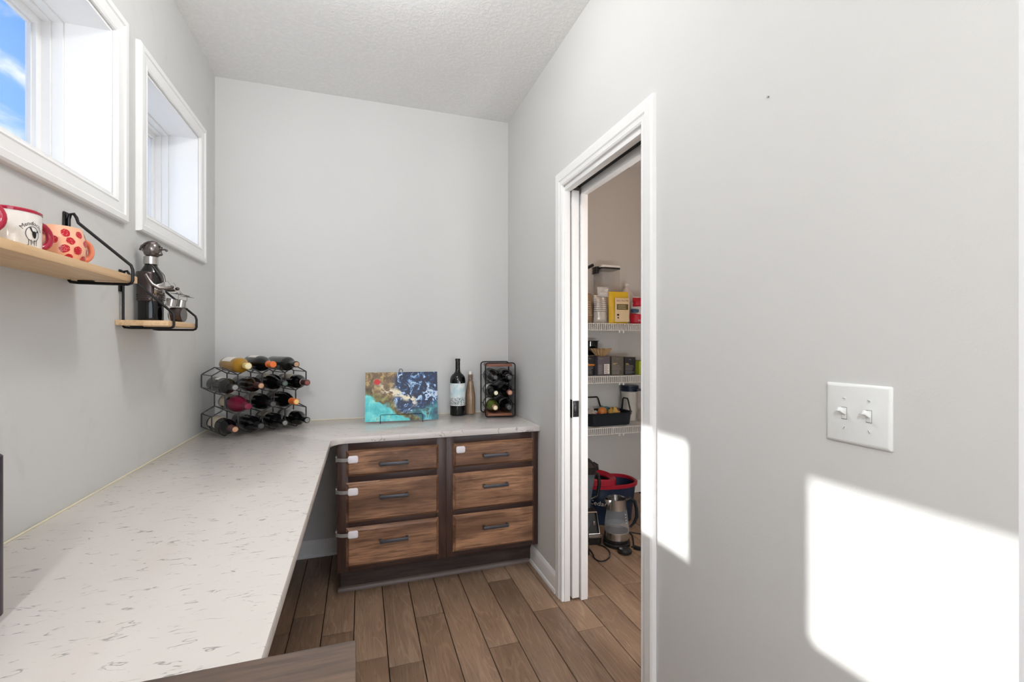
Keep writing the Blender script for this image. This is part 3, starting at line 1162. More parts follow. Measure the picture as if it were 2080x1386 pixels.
def bottle(label, loc, rot, prof, glass, foil, top, paper=None, paper_z=(0.055, 0.15), paper_a=(50, 130), foil_z=0.238, neck_band=None, group=None, scale=1.0, name='wine_bottle', whole_foil=False):
    g = thing(name, label, 'bottle', loc, rot, group)
    g.scale = (scale, scale, scale)
    MB().lathe(prof, 36).build('glass_body', glass, g)

    def rad(z):
        for (r0, z0), (r1, z1) in zip(prof[:-1], prof[1:]):
            if z <= z1:
                return r0+(r1-r0)*(z-z0)/max(z1-z0, 1e-6)
        return prof[-1][0]
    zs = [foil_z+(0.2985-foil_z)*i/10 for i in range(11)] if not whole_foil else [foil_z+(0.2985-foil_z)*i/24 for i in range(25)]
    MB().lathe([(rad(z)+0.0007, z) for z in zs]+[(0.0135, 0.2992)], 28, cap0=False).build('capsule', foil, g)
    MB().lathe([(0.0118, 0.2990), (0.0118, 0.3002), (0.010, 0.3006)], 24).build('cap_disc', top, g)
    if neck_band:
        MB().lathe([(rad(foil_z-0.004)+0.0006, foil_z-0.004), (rad(foil_z)+0.0009, foil_z+0.002)], 28, cap0=False, cap1=False).build('neck_band', neck_band, g)
    if paper:
        a0, a1 = [math.radians(q) for q in paper_a]
        z0, z1 = paper_z
        vs_, fs = [], []
        n = 18
        r = rad((z0+z1)/2)+0.0006
        for i in range(n+1):
            a = a0+(a1-a0)*i/n
            for z in (z0, z1):
                vs_.append((r*math.cos(a), r*math.sin(a), z))
            for z in (z0, z1):
                vs_.append(((r-0.0005)*math.cos(a), (r-0.0005)*math.sin(a), z))
        for i in range(n):
            k = i*4
            fs += [(k, k+4, k+5, k+1), (k+2, k+3, k+7, k+6), (k, k+2, k+6, k+4), (k+1, k+5, k+7, k+3)]
        fs += [(0, 1, 3, 2), (n*4, n*4+2, n*4+3, n*4+1)]
        MB().add(vs_, fs).build('paper_label', paper, g)
    return g


# honeycomb rack in the corner
RA = math.radians(31)
RO = Vector((-0.636, 2.566, ZT))
S6 = 0.066
W6 = S6*math.sqrt(3)
RD = 0.156
rack = thing('wine_rack', 'black metal honeycomb wine rack in the worktop corner', 'wine rack', RO, (0, 0, RA))
BW = 0.0036


def hexv(cx_, cz_):
    return [(round(cx_+S6*math.sin(PI/3*i), 5), round(cz_+S6*math.cos(PI/3*i), 5)) for i in range(6)]


cells = [(i*W6, S6) for i in range(4)]+[((i+0.5)*W6, 2.5*S6) for i in range(3)]+[(i*W6, 4*S6) for i in range(4)]
edges, verts_ = set(), set()
for cx_, cz_ in cells:
    hv = [(round(x, 3), round(z, 3)) for x, z in hexv(cx_, cz_)]
    for i in range(6):
        edges.add(tuple(sorted((hv[i], hv[(i+1) % 6]))))
        verts_.add(hv[i])
ZOFF = BW+0.0006
for nm, y in (('front_frame', 0.0), ('back_frame', RD)):
    b = MB()
    for (p, q) in sorted(edges):
        b.tube([(p[0], y, p[1]+ZOFF), (q[0], y, q[1]+ZOFF)], BW, 4, square=True)
    b.build(nm, 'bar_black', rack)
for p in sorted(verts_):
    MB().tube([(p[0], 0.002, p[1]+ZOFF), (p[0], RD-0.002, p[1]+ZOFF)], BW*0.9, 4, square=True).build('cross_rod', 'bar_black', rack)

RM = Matrix.Translation(RO) @ Matrix.Rotation(RA, 4, 'Z')


def rack_bottle(label, xi, row, prof, glass, foil, top, yb=0.160, **kw):
    r = prof[3][0]
    zv = {0: 0.0, 1: 1.5*S6, 2: 3*S6, 3: 4.5*S6}[row]
    x = xi*W6 if row in (0, 2) else (xi+0.5)*W6
    p = RM @ Vector((x, yb, zv+ZOFF+(r+BW*0.85)/math.sin(PI/3)+0.001))
    return bottle(label, p, (PI/2, 0, RA), prof, glass, foil, top, group='bottles in the honeycomb rack', **kw)


B = rack_bottle
# the three on top
B('golden white wine bottle lying on top of the honeycomb rack', 0, 3, BORD, 'bottle_gold', 'foil_gold', 'foil_cream', paper='paper_white', paper_a=(62, 150), paper_z=(0.03, 0.155), foil_z=0.262)
B('dark bottle with orange capsule lying on top of the honeycomb rack', 1, 3, BURG, 'bottle_black', 'foil_orange', 'foil_orange', paper='paper_white', paper_a=(58, 128), paper_z=(0.03, 0.135), foil_z=0.240)
B('plain black bottle lying at the right end on top of honeycomb rack', 2, 3, BORD, 'bottle_smoke', 'bottle_black', 'foil_tan', foil_z=0.284)
# upper row
B('dark bottle with grey metal cap, upper row left in honeycomb rack', 0, 2, BORD, 'bottle_smoke', 'foil_black', 'screw_metal', paper='paper_white', paper_a=(70, 128), paper_z=(0.09, 0.14), foil_z=0.236)
B('dark bottle with tan cork top, upper row second in honeycomb rack', 1, 2, BORD, 'bottle_brown', 'foil_brown', 'foil_tan', foil_z=0.240)
B('dark bottle with olive capsule, upper row third in honeycomb rack', 2, 2, BURG, 'bottle_black', 'foil_black', 'foil_olive', paper='paper_cream', paper_a=(30, 140), paper_z=(0.04, 0.13), foil_z=0.238)
B('dark bottle with white neck band, upper row right in honeycomb rack', 3, 2, BORD, 'bottle_black', 'foil_brown', 'foil_copper', paper='paper_cream', paper_a=(20, 150), paper_z=(0.05, 0.16), foil_z=0.246, neck_band='paper_white')
# middle row
B('bottle dipped in maroon wax, middle row of honeycomb rack', 0, 1, BURG, 'bottle_black', 'foil_maroon', 'foil_maroon', paper='paper_cream', paper_a=(60, 200), paper_z=(0.02, 0.10), foil_z=0.135, whole_foil=True)
B('dark bottle with dull grey cap, middle row of honeycomb rack', 1, 1, BURG, 'bottle_black', 'bottle_smoke', 'foil_grey', paper='paper_cream', paper_a=(70, 170), paper_z=(0.04, 0.12), foil_z=0.240)
B('dark bottle with orange capsule, middle row of honeycomb rack', 2, 1, BURG, 'bottle_black', 'foil_orange', 'foil_gold', foil_z=0.240)
# bottom row
B('dark bottle with brown capsule, bottom row left in honeycomb rack', 0, 0, BORD, 'bottle_black', 'foil_brown', 'foil_tan', paper='paper_cream', paper_a=(70, 190), paper_z=(0.03, 0.13), foil_z=0.240)
B('black bottle with grey foil cap, bottom row second in honeycomb rack', 1, 0, BORD, 'bottle_black', 'foil_black', 'foil_grey', foil_z=0.240)
B('black bottle with glossy open neck, bottom row third in honeycomb rack', 2, 0, BORD, 'bottle_black', 'bottle_black', 'screw_metal', paper='paper_cream', paper_a=(60, 150), paper_z=(0.03, 0.12), foil_z=0.284)
B('black bottle with white label, bottom row right in honeycomb rack', 3, 0, BORD, 'bottle_black', 'bottle_black', 'screw_metal', paper='paper_white', paper_a=(50, 170), paper_z=(0.04, 0.15), foil_z=0.262)

# ---------------------------------------------------------------- six bottle rack on the right
QA = math.radians(-7)
QO = Vector((0.724, 2.706, ZT))
QW, QD, QH = 0.186, 0.215, 0.332
qr = thing('wine_rack', 'small wine rack with black wire hoops and reddish wood slats', 'wine rack', QO, (0, 0, QA))


def hoop(y):
    r = 0.018
    pts = []
    for cx_, cz_, a0 in ((QW-r, QH-r, 0), (r, QH-r, PI/2), (r, r, PI), (QW-r, r, 1.5*PI)):
        for i in range(6):
            a = a0+PI/2*i/5
            pts.append((cx_+r*math.cos(a), y, cz_+r*math.sin(a)+0.004))
    return pts


for y in (0.0, QD):
    MB().tube(hoop(y), 0.0036, 8, closed=True).build('wire_hoop', 'black_metal', qr)
for z0, nm in ((0.0085, 'bottom_board'), (QH-0.018, 'top_board')):
    MB().box((0.018, 0.006, z0), (QW-0.018, QD-0.006, z0+0.014), 0.001).build(nm, 'rack_redwood', qr)
QX = (0.0505, 0.1355)
QZ = (0.0705, 0.1615, 0.2525)
QR = 0.0385
for z in QZ:
    for y in (0.035, 0.165):
        for x in QX:
            pts = [(x+(QR+0.003)*math.cos(2*PI*i/24), y, z+(QR+0.003)*math.sin(2*PI*i/24)) for i in range(24)]
            MB().tube(pts, 0.0018, 6, closed=True).build('bottle_ring', 'black_metal', qr)
        MB().tube([(0.0, y, z+0.004), (QX[0]-QR-0.002, y, z)], 0.0018, 6).build('arm', 'black_metal', qr)
        MB().tube([(QW, y, z+0.004), (QX[1]+QR+0.002, y, z)], 0.0018, 6).build('arm', 'black_metal', qr)
    for x in (0.0, QW):
        MB().tube([(x, 0.0, z+0.004), (x, QD, z+0.004)], 0.0018, 6).build('side_wire', 'black_metal', qr)
QM = Matrix.Translation(QO) @ Matrix.Rotation(QA, 4, 'Z')


def qb(label, c_, r_, prof, glass, foil, top, **kw):
    p = QM @ Vector((QX[c_], 0.205, QZ[r_]))
    s = QR/prof[3][0]*0.985
    return bottle(label, p, (PI/2, 0, QA), prof, glass, foil, top, group='bottles in the small hoop rack', scale=min(s, 1.0), **kw)


qb('dark bottle with black capsule, top left in the small hoop rack', 0, 2, BURG, 'bottle_smoke', 'foil_black', 'foil_grey', foil_z=0.20, whole_foil=True)
qb('dark bottle with silver neck ring, top right in the small hoop rack', 1, 2, BORD, 'bottle_black', 'foil_black', 'foil_grey', foil_z=0.246, neck_band='paper_white')
qb('dark bottle with cream top, centre left in the small hoop rack', 0, 1, BORD, 'bottle_black', 'bottle_black', 'foil_cream', paper='paper_white', paper_a=(60, 200), paper_z=(0.06, 0.15), foil_z=0.284)
qb('dark bottle with copper top, centre right in the small hoop rack', 1, 1, BORD, 'bottle_black', 'foil_copper', 'foil_tan', foil_z=0.262)
qb('green bottle with cork, bottom left in the small hoop rack', 0, 0, BURG, 'bottle_green', 'foil_tan', 'foil_cream', paper='paper_white', paper_a=(60, 200), paper_z=(0.06, 0.14), foil_z=0.250)
qb('dark bottle with striped label, bottom right in the small hoop rack', 1, 0, BURG, 'bottle_black', 'foil_grey', 'foil_grey', paper='paper_cream', paper_a=(60, 200), paper_z=(0.12, 0.15), foil_z=0.240)

# magnum with a landscape label


def label_build(t, p):
    v = t.obj()
    sp = t.new('ShaderNodeSeparateXYZ')
    t.l.new(v, sp.inputs[0])
    z = t.step(sp.outputs[2], 0.065, 0.175)
    sky_ = t.mix(z, lin(236, 240, 240), lin(196, 222, 228))
    wash = t.noise(v, 18.0, 3.0)
    sky_ = t.mix(t.step(wash, 0.45, 0.65), sky_, lin(246, 248, 246))
    n1 = t.noise(t.mapping(v, (1, 1, 1.6)), 170.0, 5.0, 0.7)
    edge = t.math('ADD', sp.outputs[2], t.math('MULTIPLY', t.noise(v, 45.0, 2.0), 0.05))
    ink = t.math('MULTIPLY', t.step(n1, 0.46, 0.56), t.step(edge, 0.148, 0.128))
    col = t.mix(ink, sky_, lin(66, 76, 58))
    t.l.new(col, p.inputs['Base Color'])


mat('landscape_label', rough=0.6, build=label_build)
MAG = [(0.040, 0.0), (0.0475, 0.003), (0.0490, 0.010), (0.0490, 0.218), (0.0480, 0.232), (0.0435, 0.247), (0.0350, 0.258), (0.0240, 0.267), (0.0175, 0.276), (0.0150, 0.288), (0.0142, 0.300), (0.0140, 0.345), (0.0155, 0.347), (0.0155, 0.357), (0.0140, 0.359)]
g = thing('magnum_bottle', 'tall dark magnum bottle with a pale landscape label', 'bottle', (0.583, 2.862, ZT+0.0005))
MB().lathe(MAG, 40).build('glass_body', 'bottle_black', g)
MB().lathe([(0.0149, 0.290), (0.0146, 0.345), (0.0163, 0.3465), (0.0163, 0.3575), (0.0148, 0.3600)], 28, cap0=False).build('capsule', 'bottle_brown', g)
MB().lathe([(0.0492, 0.064), (0.0497, 0.0642), (0.0497, 0.205), (0.0492, 0.2052)], 48, cap0=False, cap1=False).build('paper_label', 'landscape_label', g)
for z in (0.066, 0.2025):
    MB().lathe([(0.04975, z-0.0012), (0.0500, z), (0.04975, z+0.0012)], 48, cap0=False, cap1=False).build('label_border', 'paper_white', g)

# amber swing top bottle
g = thing('swing_top_bottle', 'slim amber swing top bottle between magnum and hoop rack', 'bottle', (0.672, 2.890, ZT+0.0005))
SWG = [(0.026, 0.0), (0.031, 0.003), (0.032, 0.010), (0.032, 0.105), (0.0305, 0.125), (0.0265, 0.155), (0.0205, 0.19), (0.0160, 0.215), (0.0142, 0.235), (0.0150, 0.240), (0.0150, 0.252), (0.0125, 0.254)]
MB().lathe(SWG, 36).build('glass_body', 'bottle_amber', g)
MB().lathe([(0.011, 0.2545), (0.013, 0.257), (0.013, 0.270), (0.008, 0.276), (0.003, 0.277)], 24).build('stopper', 'ceramic_white', g)
b = MB()
for s in (-1, 1):
    b.tube([(s*0.0135, -0.004, 0.264), (s*0.0165, -0.010, 0.250), (s*0.0160, -0.016, 0.226), (0, -0.0185, 0.212)], 0.0011, 6)
b.tube([(0.0165*math.cos(2*PI*i/20), 0.0165*math.sin(2*PI*i/20), 0.232) for i in range(20)], 0.0011, 6, closed=True)
b.build('wire_bail', 'steel', g)
b = MB()
for z in (0.062, 0.092):
    b.lathe([(0.0321, z-0.0008), (0.0328, z), (0.0321, z+0.0008)], 36, cap0=False, cap1=False)
b.build('moulded_ring', 'bottle_amber', g)

# ---------------------------------------------------------------- abstract painting on a wire easel


def art_build(t, p):
    v = t.obj()
    warp = t.new('ShaderNodeTexNoise')
    t.l.new(v, warp.inputs['Vector'])
    warp.inputs['Scale'].default_value = 11.0
    warp.inputs['Detail'].default_value = 4.0
    dv = t.vmath('SUBTRACT', warp.outputs['Color'], (0.5, 0.5, 0.5))
    sv = t.vmath('SCALE', dv, (0, 0, 0))
    sv.node.inputs[3].default_value = 0.11
    vv = t.vmath('ADD', v, sv)
    sp = t.new('ShaderNodeSeparateXYZ')
    t.l.new(vv, sp.inputs[0])
    X = t.math('DIVIDE', sp.outputs[0], 0.413)
    Z = t.math('DIVIDE', sp.outputs[2], 0.285)
    marb = t.noise(t.mapping(vv, (1, 1, 1), loc=(0.7, 0, 0.2)), 13.0, 6.0, 0.62, 1.9)
    blue = t.ramp(marb, [(0.0, lin(14, 24, 46)), (0.50, lin(24, 40, 70)), (0.545, lin(44, 84, 140)), (0.575, lin(150, 190, 226)), (0.62, lin(226, 234, 240)), (0.67, lin(90, 136, 186)), (0.74, lin(28, 44, 74))])
    # lower right turns to slate and teal
    low = t.step(t.math('SUBTRACT', X, t.math('MULTIPLY', Z, 1.4)), 0.30, 0.62)
    tealdark = t.ramp(t.noise(vv, 24.0, 4.0), [(0.3, lin(40, 70, 90)), (0.5, lin(56, 128, 140)), (0.62, lin(110, 200, 210)), (0.7, lin(72, 88, 60))])
    col = t.mix(low, blue, tealdark)
    gold = t.ramp(t.noise(vv, 38.0, 5.0, 0.65), [(0.3, lin(84, 66, 46)), (0.5, lin(132, 106, 76)), (0.6, lin(200, 172, 112)), (0.72, lin(104, 84, 58))])
    gm = t.step(t.math('ADD', X, t.math('MULTIPLY', Z, -0.12)), 0.36, 0.24)
    col = t.mix(gm, col, gold)
    # pale cream cells across the middle
    d1 = t.math('ABSOLUTE', t.math('SUBTRACT', t.math('ADD', Z, t.math('MULTIPLY', X, 0.62)), 0.80))
    cream = t.math('MULTIPLY', t.step(d1, 0.14, 0.05), t.step(t.math('ABSOLUTE', t.math('SUBTRACT', X, 0.45)), 0.28, 0.18))
    cream = t.math('MULTIPLY', cream, t.step(t.noise(vv, 30.0, 3.0), 0.44, 0.52))
    col = t.mix(cream, col, lin(238, 228, 200))
    # olive edge, then turquoise in the lower left
    dt = t.math('ADD', Z, t.math('MULTIPLY', X, 0.95))
    om = t.step(dt, 0.76, 0.66)
    olive = t.ramp(t.noise(vv, 40.0, 4.0), [(0.35, lin(70, 56, 32)), (0.55, lin(122, 112, 58)), (0.65, lin(150, 150, 90))])
    col = t.mix(om, col, olive)
    tm = t.step(dt, 0.62, 0.56)
    teal = t.ramp(t.noise(vv, 22.0, 4.0), [(0.3, lin(46, 176, 184)), (0.55, lin(104, 218, 218)), (0.68, lin(150, 232, 220)), (0.75, lin(110, 150, 90))])
    col = t.mix(tm, col, teal)
    # red dot
    so_ = t.new('ShaderNodeSeparateXYZ')
    t.l.new(v, so_.inputs[0])
    dx = t.math('MULTIPLY', t.math('SUBTRACT', so_.outputs[0], 0.066), 0.9)
    dz = t.math('SUBTRACT', so_.outputs[2], 0.228)
    rr_ = t.math('SQRT', t.math('ADD', t.math('MULTIPLY', dx, dx), t.math('MULTIPLY', dz, dz)))
    rr_ = t.math('ADD', rr_, t.math('MULTIPLY', t.noise(v, 60.0, 2.0), 0.004))
    col = t.mix(t.step(rr_, 0.0195, 0.0165), col, lin(204, 26, 34))
    t.l.new(col, p.inputs['Base Color'])


mat('art', rough=0.4, build=art_build)
mat('art_edge', lin(204, 226, 236), 0.4)
PA = math.atan2(2.693-2.726, 0.428-0.016)
lean = math.radians(-12)
pt = thing('painting', 'abstract turquoise, navy and gold painting board propped on the worktop', 'painting', (0.018, 2.722, ZT+0.009), (lean, 0, PA))
MB().box((0, 0.0008, 0), (0.413, 0.0068, 0.285), 0.0006).build('panel', 'art_edge', pt)
MB().box((0.0004, 0.0, 0.0004), (0.4126, 0.0008, 0.2846)).build('painted_face', 'art', pt, smooth=False)
ea = thing('display_easel', 'thin black wire easel holding the abstract painting', 'easel', (0.018, 2.722, ZT+0.0005), (0, 0, PA))
ex_ = 0.20
r = 0.0018
b = MB().tube([(ex_-0.115, 0.02, 0.002), (ex_-0.115, -0.022, 0.002), (ex_-0.114, -0.024, 0.008), (ex_-0.113, -0.024, 0.046), (ex_-0.108, -0.024, 0.050), (ex_+0.118, -0.024, 0.050), (ex_+0.123, -0.024, 0.046), (ex_+0.124, -0.024, 0.008), (ex_+0.125, -0.022, 0.002), (ex_+0.125, 0.02, 0.002)], r, 6)
b.build('front_lip', 'black_metal', ea)
lp = [(ex_-0.115, 0.02, 0.003), (ex_-0.06, 0.038, 0.10), (ex_-0.008, 0.075, 0.285)]
for i in range(9):
    a = PI-PI*i/8
    lp.append((ex_+0.010*math.cos(a), 0.078, 0.292+0.013*math.sin(a)))
lp += [(ex_+0.010, 0.070, 0.27), (ex_+0.06, 0.038, 0.10), (ex_+0.125, 0.02, 0.003)]
MB().tube(lp, r, 6).build('back_loop', 'black_metal', ea)
MB().tube([(ex_, 0.076, 0.28), (ex_, 0.15, 0.003)], r, 6).build('rear_leg', 'black_metal', ea)

# ---------------------------------------------------------------- metal drummer with a bottle
FX, FY, FZ = -0.732, 2.0, 1.3475
wb = thing('wine_bottle', 'dark wine bottle standing inside the metal drummer sculpture', 'bottle', (FX, FY, FZ))
MB().lathe([(0.032, 0), (0.037, 0.002), (0.038, 0.008), (0.038, 0.158), (0.036, 0.172), (0.030, 0.186), (0.022, 0.200), (0.0165, 0.214), (0.0155, 0.236), (0.0155, 0.262), (0.0145, 0.2635)], 36).build('glass_body', 'bottle_black', wb)

dm = thing('drummer_sculpture', 'metal drummer figure bottle holder with drums and cymbals', 'sculpture', (FX, FY, FZ))
# jacket wrapped round the back of the bottle
R0 = 0.0395
vs_, fs = [], []
n = 28
zl = (0.074, 0.080, 0.172, 0.180)
for i in range(n+1):
    a = math.radians(62)+math.radians(236)*i/n
    for z in zl:
        rr_ = R0 if z < 0.175 else R0+0.003
        vs_.append((rr_*math.cos(a), rr_*math.sin(a), z))
for i in range(n):
    for k in range(3):
        q = i*4+k
        fs.append((q, q+4, q+5, q+1))
o = MB().add(vs_, fs).build('jacket', 'gunmetal_dark', dm)
sm = o.modifiers.new('thick', 'SOLIDIFY')
sm.thickness = 0.0012
# hammered belt of studs round the bottle
b = MB()
b.lathe([(0.0385, 0.074), (0.0400, 0.0745), (0.0400, 0.0995), (0.0385, 0.100)], 40, cap0=False, cap1=False)
b.build('belt', 'gunmetal', dm)
b = MB()
for k in range(26):
    for zz in (0.081, 0.089, 0.0965):
        a = 2*PI*(k+(0.5 if zz == 0.089 else 0))/26
        b.ball((0.0402*math.cos(a), 0.0402*math.sin(a), zz), 0.0024, 8)
o = b.build('belt_studs', 'foil_black', dm)
o['kind'] = 'stuff'
# shirt front plate with lapels
vs_, fs = [], []
n = 12
for i in range(n+1):
    a = math.radians(-58)+math.radians(116)*i/n
    top = 0.150-0.022*abs(math.sin(a*0.9))
    for z in (0.1005, 0.125, top):
        vs_.append((0.0408*math.cos(a), 0.0408*math.sin(a), z))
for i in range(n):
    for k in range(2):
        q = i*3+k
        fs.append((q, q+3, q+4, q+1))
o = MB().add(vs_, fs).build('shirt_plate', 'steel', dm)
sm = o.modifiers.new('thick', 'SOLIDIFY')
sm.thickness = 0.001
for s in (-1, 1):
    MB().tube([(0.018*math.cos(1.1), s*0.018, 0.209), (0.032, s*0.026, 0.176), (0.041, s*0.014, 0.150)], 0.0016, 6).build('lapel', 'gunmetal', dm)
    # arm from the shoulder to the drumstick
    MB().tube([(0.0, s*0.043, 0.168), (0.010, s*0.047, 0.150), (0.022, s*0.048, 0.132), (0.040, s*0.043, 0.122), (0.060, s*0.034, 0.122), (0.072, s*0.028, 0.126)], [0.006, 0.0065, 0.0065, 0.006, 0.0055, 0.005], 10).build('arm', 'gunmetal', dm)
    MB().ball((0.074, s*0.027, 0.127), 0.0065, 12).build('hand', 'gunmetal_dark', dm)
    MB().tube([(0.060, s*0.030, 0.150), (0.074, s*0.027, 0.127), (0.100, s*0.022, 0.098)], 0.0013, 6).build('drumstick', 'steel', dm)
MB().lathe([(0.0160, 0.208), (0.0225, 0.210), (0.0225, 0.237), (0.0215, 0.238), (0.0160, 0.238)], 32, cap0=False, cap1=False).build('collar', 'steel', dm)
hd = MB().lathe([(0.0165, 0.2385), (0.024, 0.245), (0.0285, 0.258), (0.0285, 0.270), (0.024, 0.284), (0.014, 0.293), (0.001, 0.296)], 28, c=(0.004, 0, 0)).build('head', 'gunmetal', dm)
MB().tube([(0.030, 0, 0.266), (0.040, 0, 0.268), (0.046, 0, 0.2665), (0.050, 0, 0.262)], [0.003, 0.0032, 0.0042, 0.0042], 10).build('nose', 'gunmetal', hd)
MB().ball((0.027, 0, 0.250), 0.0095, 14, (1, 1.1, 0.8)).build('chin', 'gunmetal', hd)
for s in (-1, 1):
    MB().ball((0.029, s*0.009, 0.275), 0.0038, 10).build('eye', 'foil_black', hd)
    MB().ball((0.002, s*0.028, 0.266), 0.005, 10, (0.7, 0.5, 1)).build('ear', 'gunmetal_dark', hd)
rh = random.Random(5)
for k in range(13):
    a = -1.0+2.0*k/12
    pts = []
    for q in range(6):
        ph = math.radians(58+q*26)
        rr_ = 0.0300 if q < 4 else 0.0300+0.004*(q-3)
        y = rr_*math.sin(a)*0.95*math.sin(min(ph, PI*0.6))
        rx_ = math.sqrt(max(rr_*rr_-y*y, 1e-6))
        pts.append((0.004+rx_*math.cos(ph), y, 0.2655+rx_*math.sin(ph)+rh.uniform(-0.0006, 0.0006)))
    MB().tube(pts, [0.0016, 0.0018, 0.0018, 0.0017, 0.0015, 0.001], 5).build('hair_strand', 'gunmetal_dark', hd)
# drum kit
bd = MB().cyl((0.066, -0.004, 0.0275), (0.104, -0.010, 0.0275), 0.0270, 32).build('bass_drum', 'gunmetal_dark', dm)
MB().cyl((0.1042, -0.010, 0.0275), (0.1056, -0.0102, 0.0275), 0.0238, 32).build('drum_head', 'gunmetal', bd)
for y_, x_ in ((-0.020, 0.068), (0.018, 0.086)):
    tm_ = MB().cyl((x_, y_, 0.058), (x_+0.004, y_, 0.083), 0.0165, 24).build('tom_drum', 'steel', dm)
    MB().cyl((x_+0.0042, y_, 0.0832), (x_+0.0044, y_, 0.0845), 0.0168, 24).build('drum_head', 'gunmetal', tm_)
for y_, x_, z_, r_ in ((-0.012, 0.090, 0.103, 0.026), (0.030, 0.104, 0.097, 0.022)):
    cy = MB().tr(Matrix.Translation((x_, y_, z_)) @ Matrix.Rotation(0.12, 4, 'Y')).lathe([(r_, 0.0), (r_*0.4, 0.002), (r_*0.28, 0.005), (0.002, 0.006), (0.001, 0.0035), (r_*0.4, 0.001), (r_, -0.0006)], 28).build('cymbal', 'gunmetal', dm)
    MB().tube([(x_, y_, z_+0.002), (x_-0.004, y_, 0.054)], 0.0012, 6).build('cymbal_stand', 'steel', cy)
MB().tube([(0.052, -0.030, 0.115), (0.060, -0.034, 0.06), (0.072, -0.036, 0.0012)], 0.0013, 6).build('stand_leg', 'steel', dm)

# ================================================================ pantry
SY0, SY1 = 3.045, PY1-0.004                  # shelf front and back


def wire_shelf(label, zt):
    s = thing('wire_shelf', label, 'shelf', (PX0+0.004, SY0, zt), group='white wire pantry shelves')
    L = PX1-PX0-0.008
    D = SY1-SY0
    for y, z in ((0.0, -0.003), (0.0, -0.052), (D-0.003, -0.003), (D*0.5, -0.0065)):
        MB().tube([(0, y, z), (L, y, z)], 0.0030, 8).build('rail', 'wire_white', s)
    b = MB()
    n = int(L/0.0165)
    for i in range(n+1):
        x = L*i/n
        b.tube([(x, D-0.003, -0.0015), (x, 0.0, -0.0005), (x, -0.0028, -0.004), (x, -0.0032, -0.052)], 0.0027, 4, square=True)
    o = b.build('wire_deck', 'wire_white', s, smooth=False)
    o['kind'] = 'stuff'
    for x in (0.80, 0.835):
        MB().box((x, 0.0, -0.072), (x+0.012, 0.006, -0.0535), 0.001).build('clip', 'plastic_white', s)
    return s


Z1, Z2, Z3 = 1.419, 1.019, 0.629
wire_shelf('topmost white wire shelf in the pantry', Z1)
wire_shelf('middle white wire shelf in the pantry', Z2)
wire_shelf('lowest white wire shelf in the pantry', Z3)

mat('kraft', lin(150, 122, 92), 0.75, grain=0.15)
mat('yellow_pack', lin(222, 184, 40), 0.4)
mat('cream_pack', lin(226, 204, 166), 0.55)
mat('olive_pack', lin(92, 84, 44), 0.5)
mat('red_pack', lin(188, 30, 52), 0.4)
mat('blue_pack', lin(52, 90, 120), 0.4)
mat('navy', lin(28, 44, 66), 0.35)
mat('navy_pan', lin(20, 28, 36), 0.3)
mat('grey_box', lin(94, 88, 96), 0.55)
mat('taupe_box', lin(100, 96, 86), 0.55)
mat('black_box', lin(38, 38, 42), 0.5)
mat('brown_box_top', lin(120, 96, 76), 0.6)
mat('lime_box', lin(166, 184, 50), 0.55)
mat('orange_strip', lin(196, 120, 36), 0.5)
mat('filter_paper', lin(176, 146, 106), 0.8)
mat('beige_flour', lin(228, 210, 186), 0.85)
mat('red_plastic', lin(160, 26, 46), 0.35)
mat('cloth_grey', lin(176, 168, 160), 0.9, grain=0.15)
mat('cloth_yellow', lin(196, 160, 86), 0.85, grain=0.2)
mat('cloth_mauve', lin(120, 100, 112), 0.9, grain=0.15)
mat('cloth_teal', lin(80, 120, 130), 0.9, grain=0.15)
mat('orange_ball', lin(206, 128, 58), 0.35)
mat('tub_plastic', lin(206, 206, 200), 0.45)


def stripes_build(ca, cb, sc):
    def bb(t, p):
        v = t.obj()
        sp = t.new('ShaderNodeSeparateXYZ')
        t.l.new(v, sp.inputs[0])
        zz = t.math('ADD', t.math('MULTIPLY', sp.outputs[2], sc), t.math('MULTIPLY', t.noise(v, 9.0, 2.0), 0.8))
        st_ = t.math('FRACT', zz)
        up = t.step(sp.outputs[2], 0.07, 0.09)
        col = t.mix(t.math('MULTIPLY', t.step(st_, 0.72, 0.8), up), ca, cb)
        t.l.new(col, p.inputs['Base Color'])
    return bb


mat('silver_bag', rough=0.28, metal=0.25, build=stripes_build(lin(206, 204, 200), lin(96, 94, 92), 62))


def pouch(b, w_, h, t_, top=0.15, seed=0.0, wr=0.006, lean_=0.0, squash=0.0):
    """pillow bag: full at the bottom, pinched at the top"""
    nu, nv = 14, 16
    for side in (1, -1):
        vs_, fs = [], []
        for j in range(nv+1):
            v_ = j/nv
            for i in range(nu+1):
                u_ = i/nu
                e = 1-(2*u_-1)**4
                f_ = min(1.0, (1-v_)/max(1-top, 1e-3)*1.1) if v_ > top else 1.0
                f_ = max(f_, 0.0)**0.7*min(1.0, 0.45+v_*5)
                d = t_/2*e*f_
                nn = mnoise.noise(Vector((u_*4+seed, v_*5, side*3.1+seed)))*wr*e*(0.3+v_)
                x = (u_-0.5)*w_*(1-squash*v_)+mnoise.noise(Vector((seed, v_*4, 7)))*wr*0.8
                vs_.append((x, -side*(d+0.0006)+nn+lean_*v_*h, v_*h))
        for j in range(nv):
            for i in range(nu):
                a = j*(nu+1)+i
                fs.append((a, a+1, a+nu+2, a+nu+1))
        b.add(vs_, fs)
    return b


def flat_print(parent, s, size, loc, material, name='lettering', rot=(PI/2, 0, 0)):
    vs_, fs = text_mesh(s, size, 0.0002)
    o = MB().add(vs_, fs).build(name, material, parent, smooth=False)
    o.location = loc
    o.rotation_euler = rot
    return o


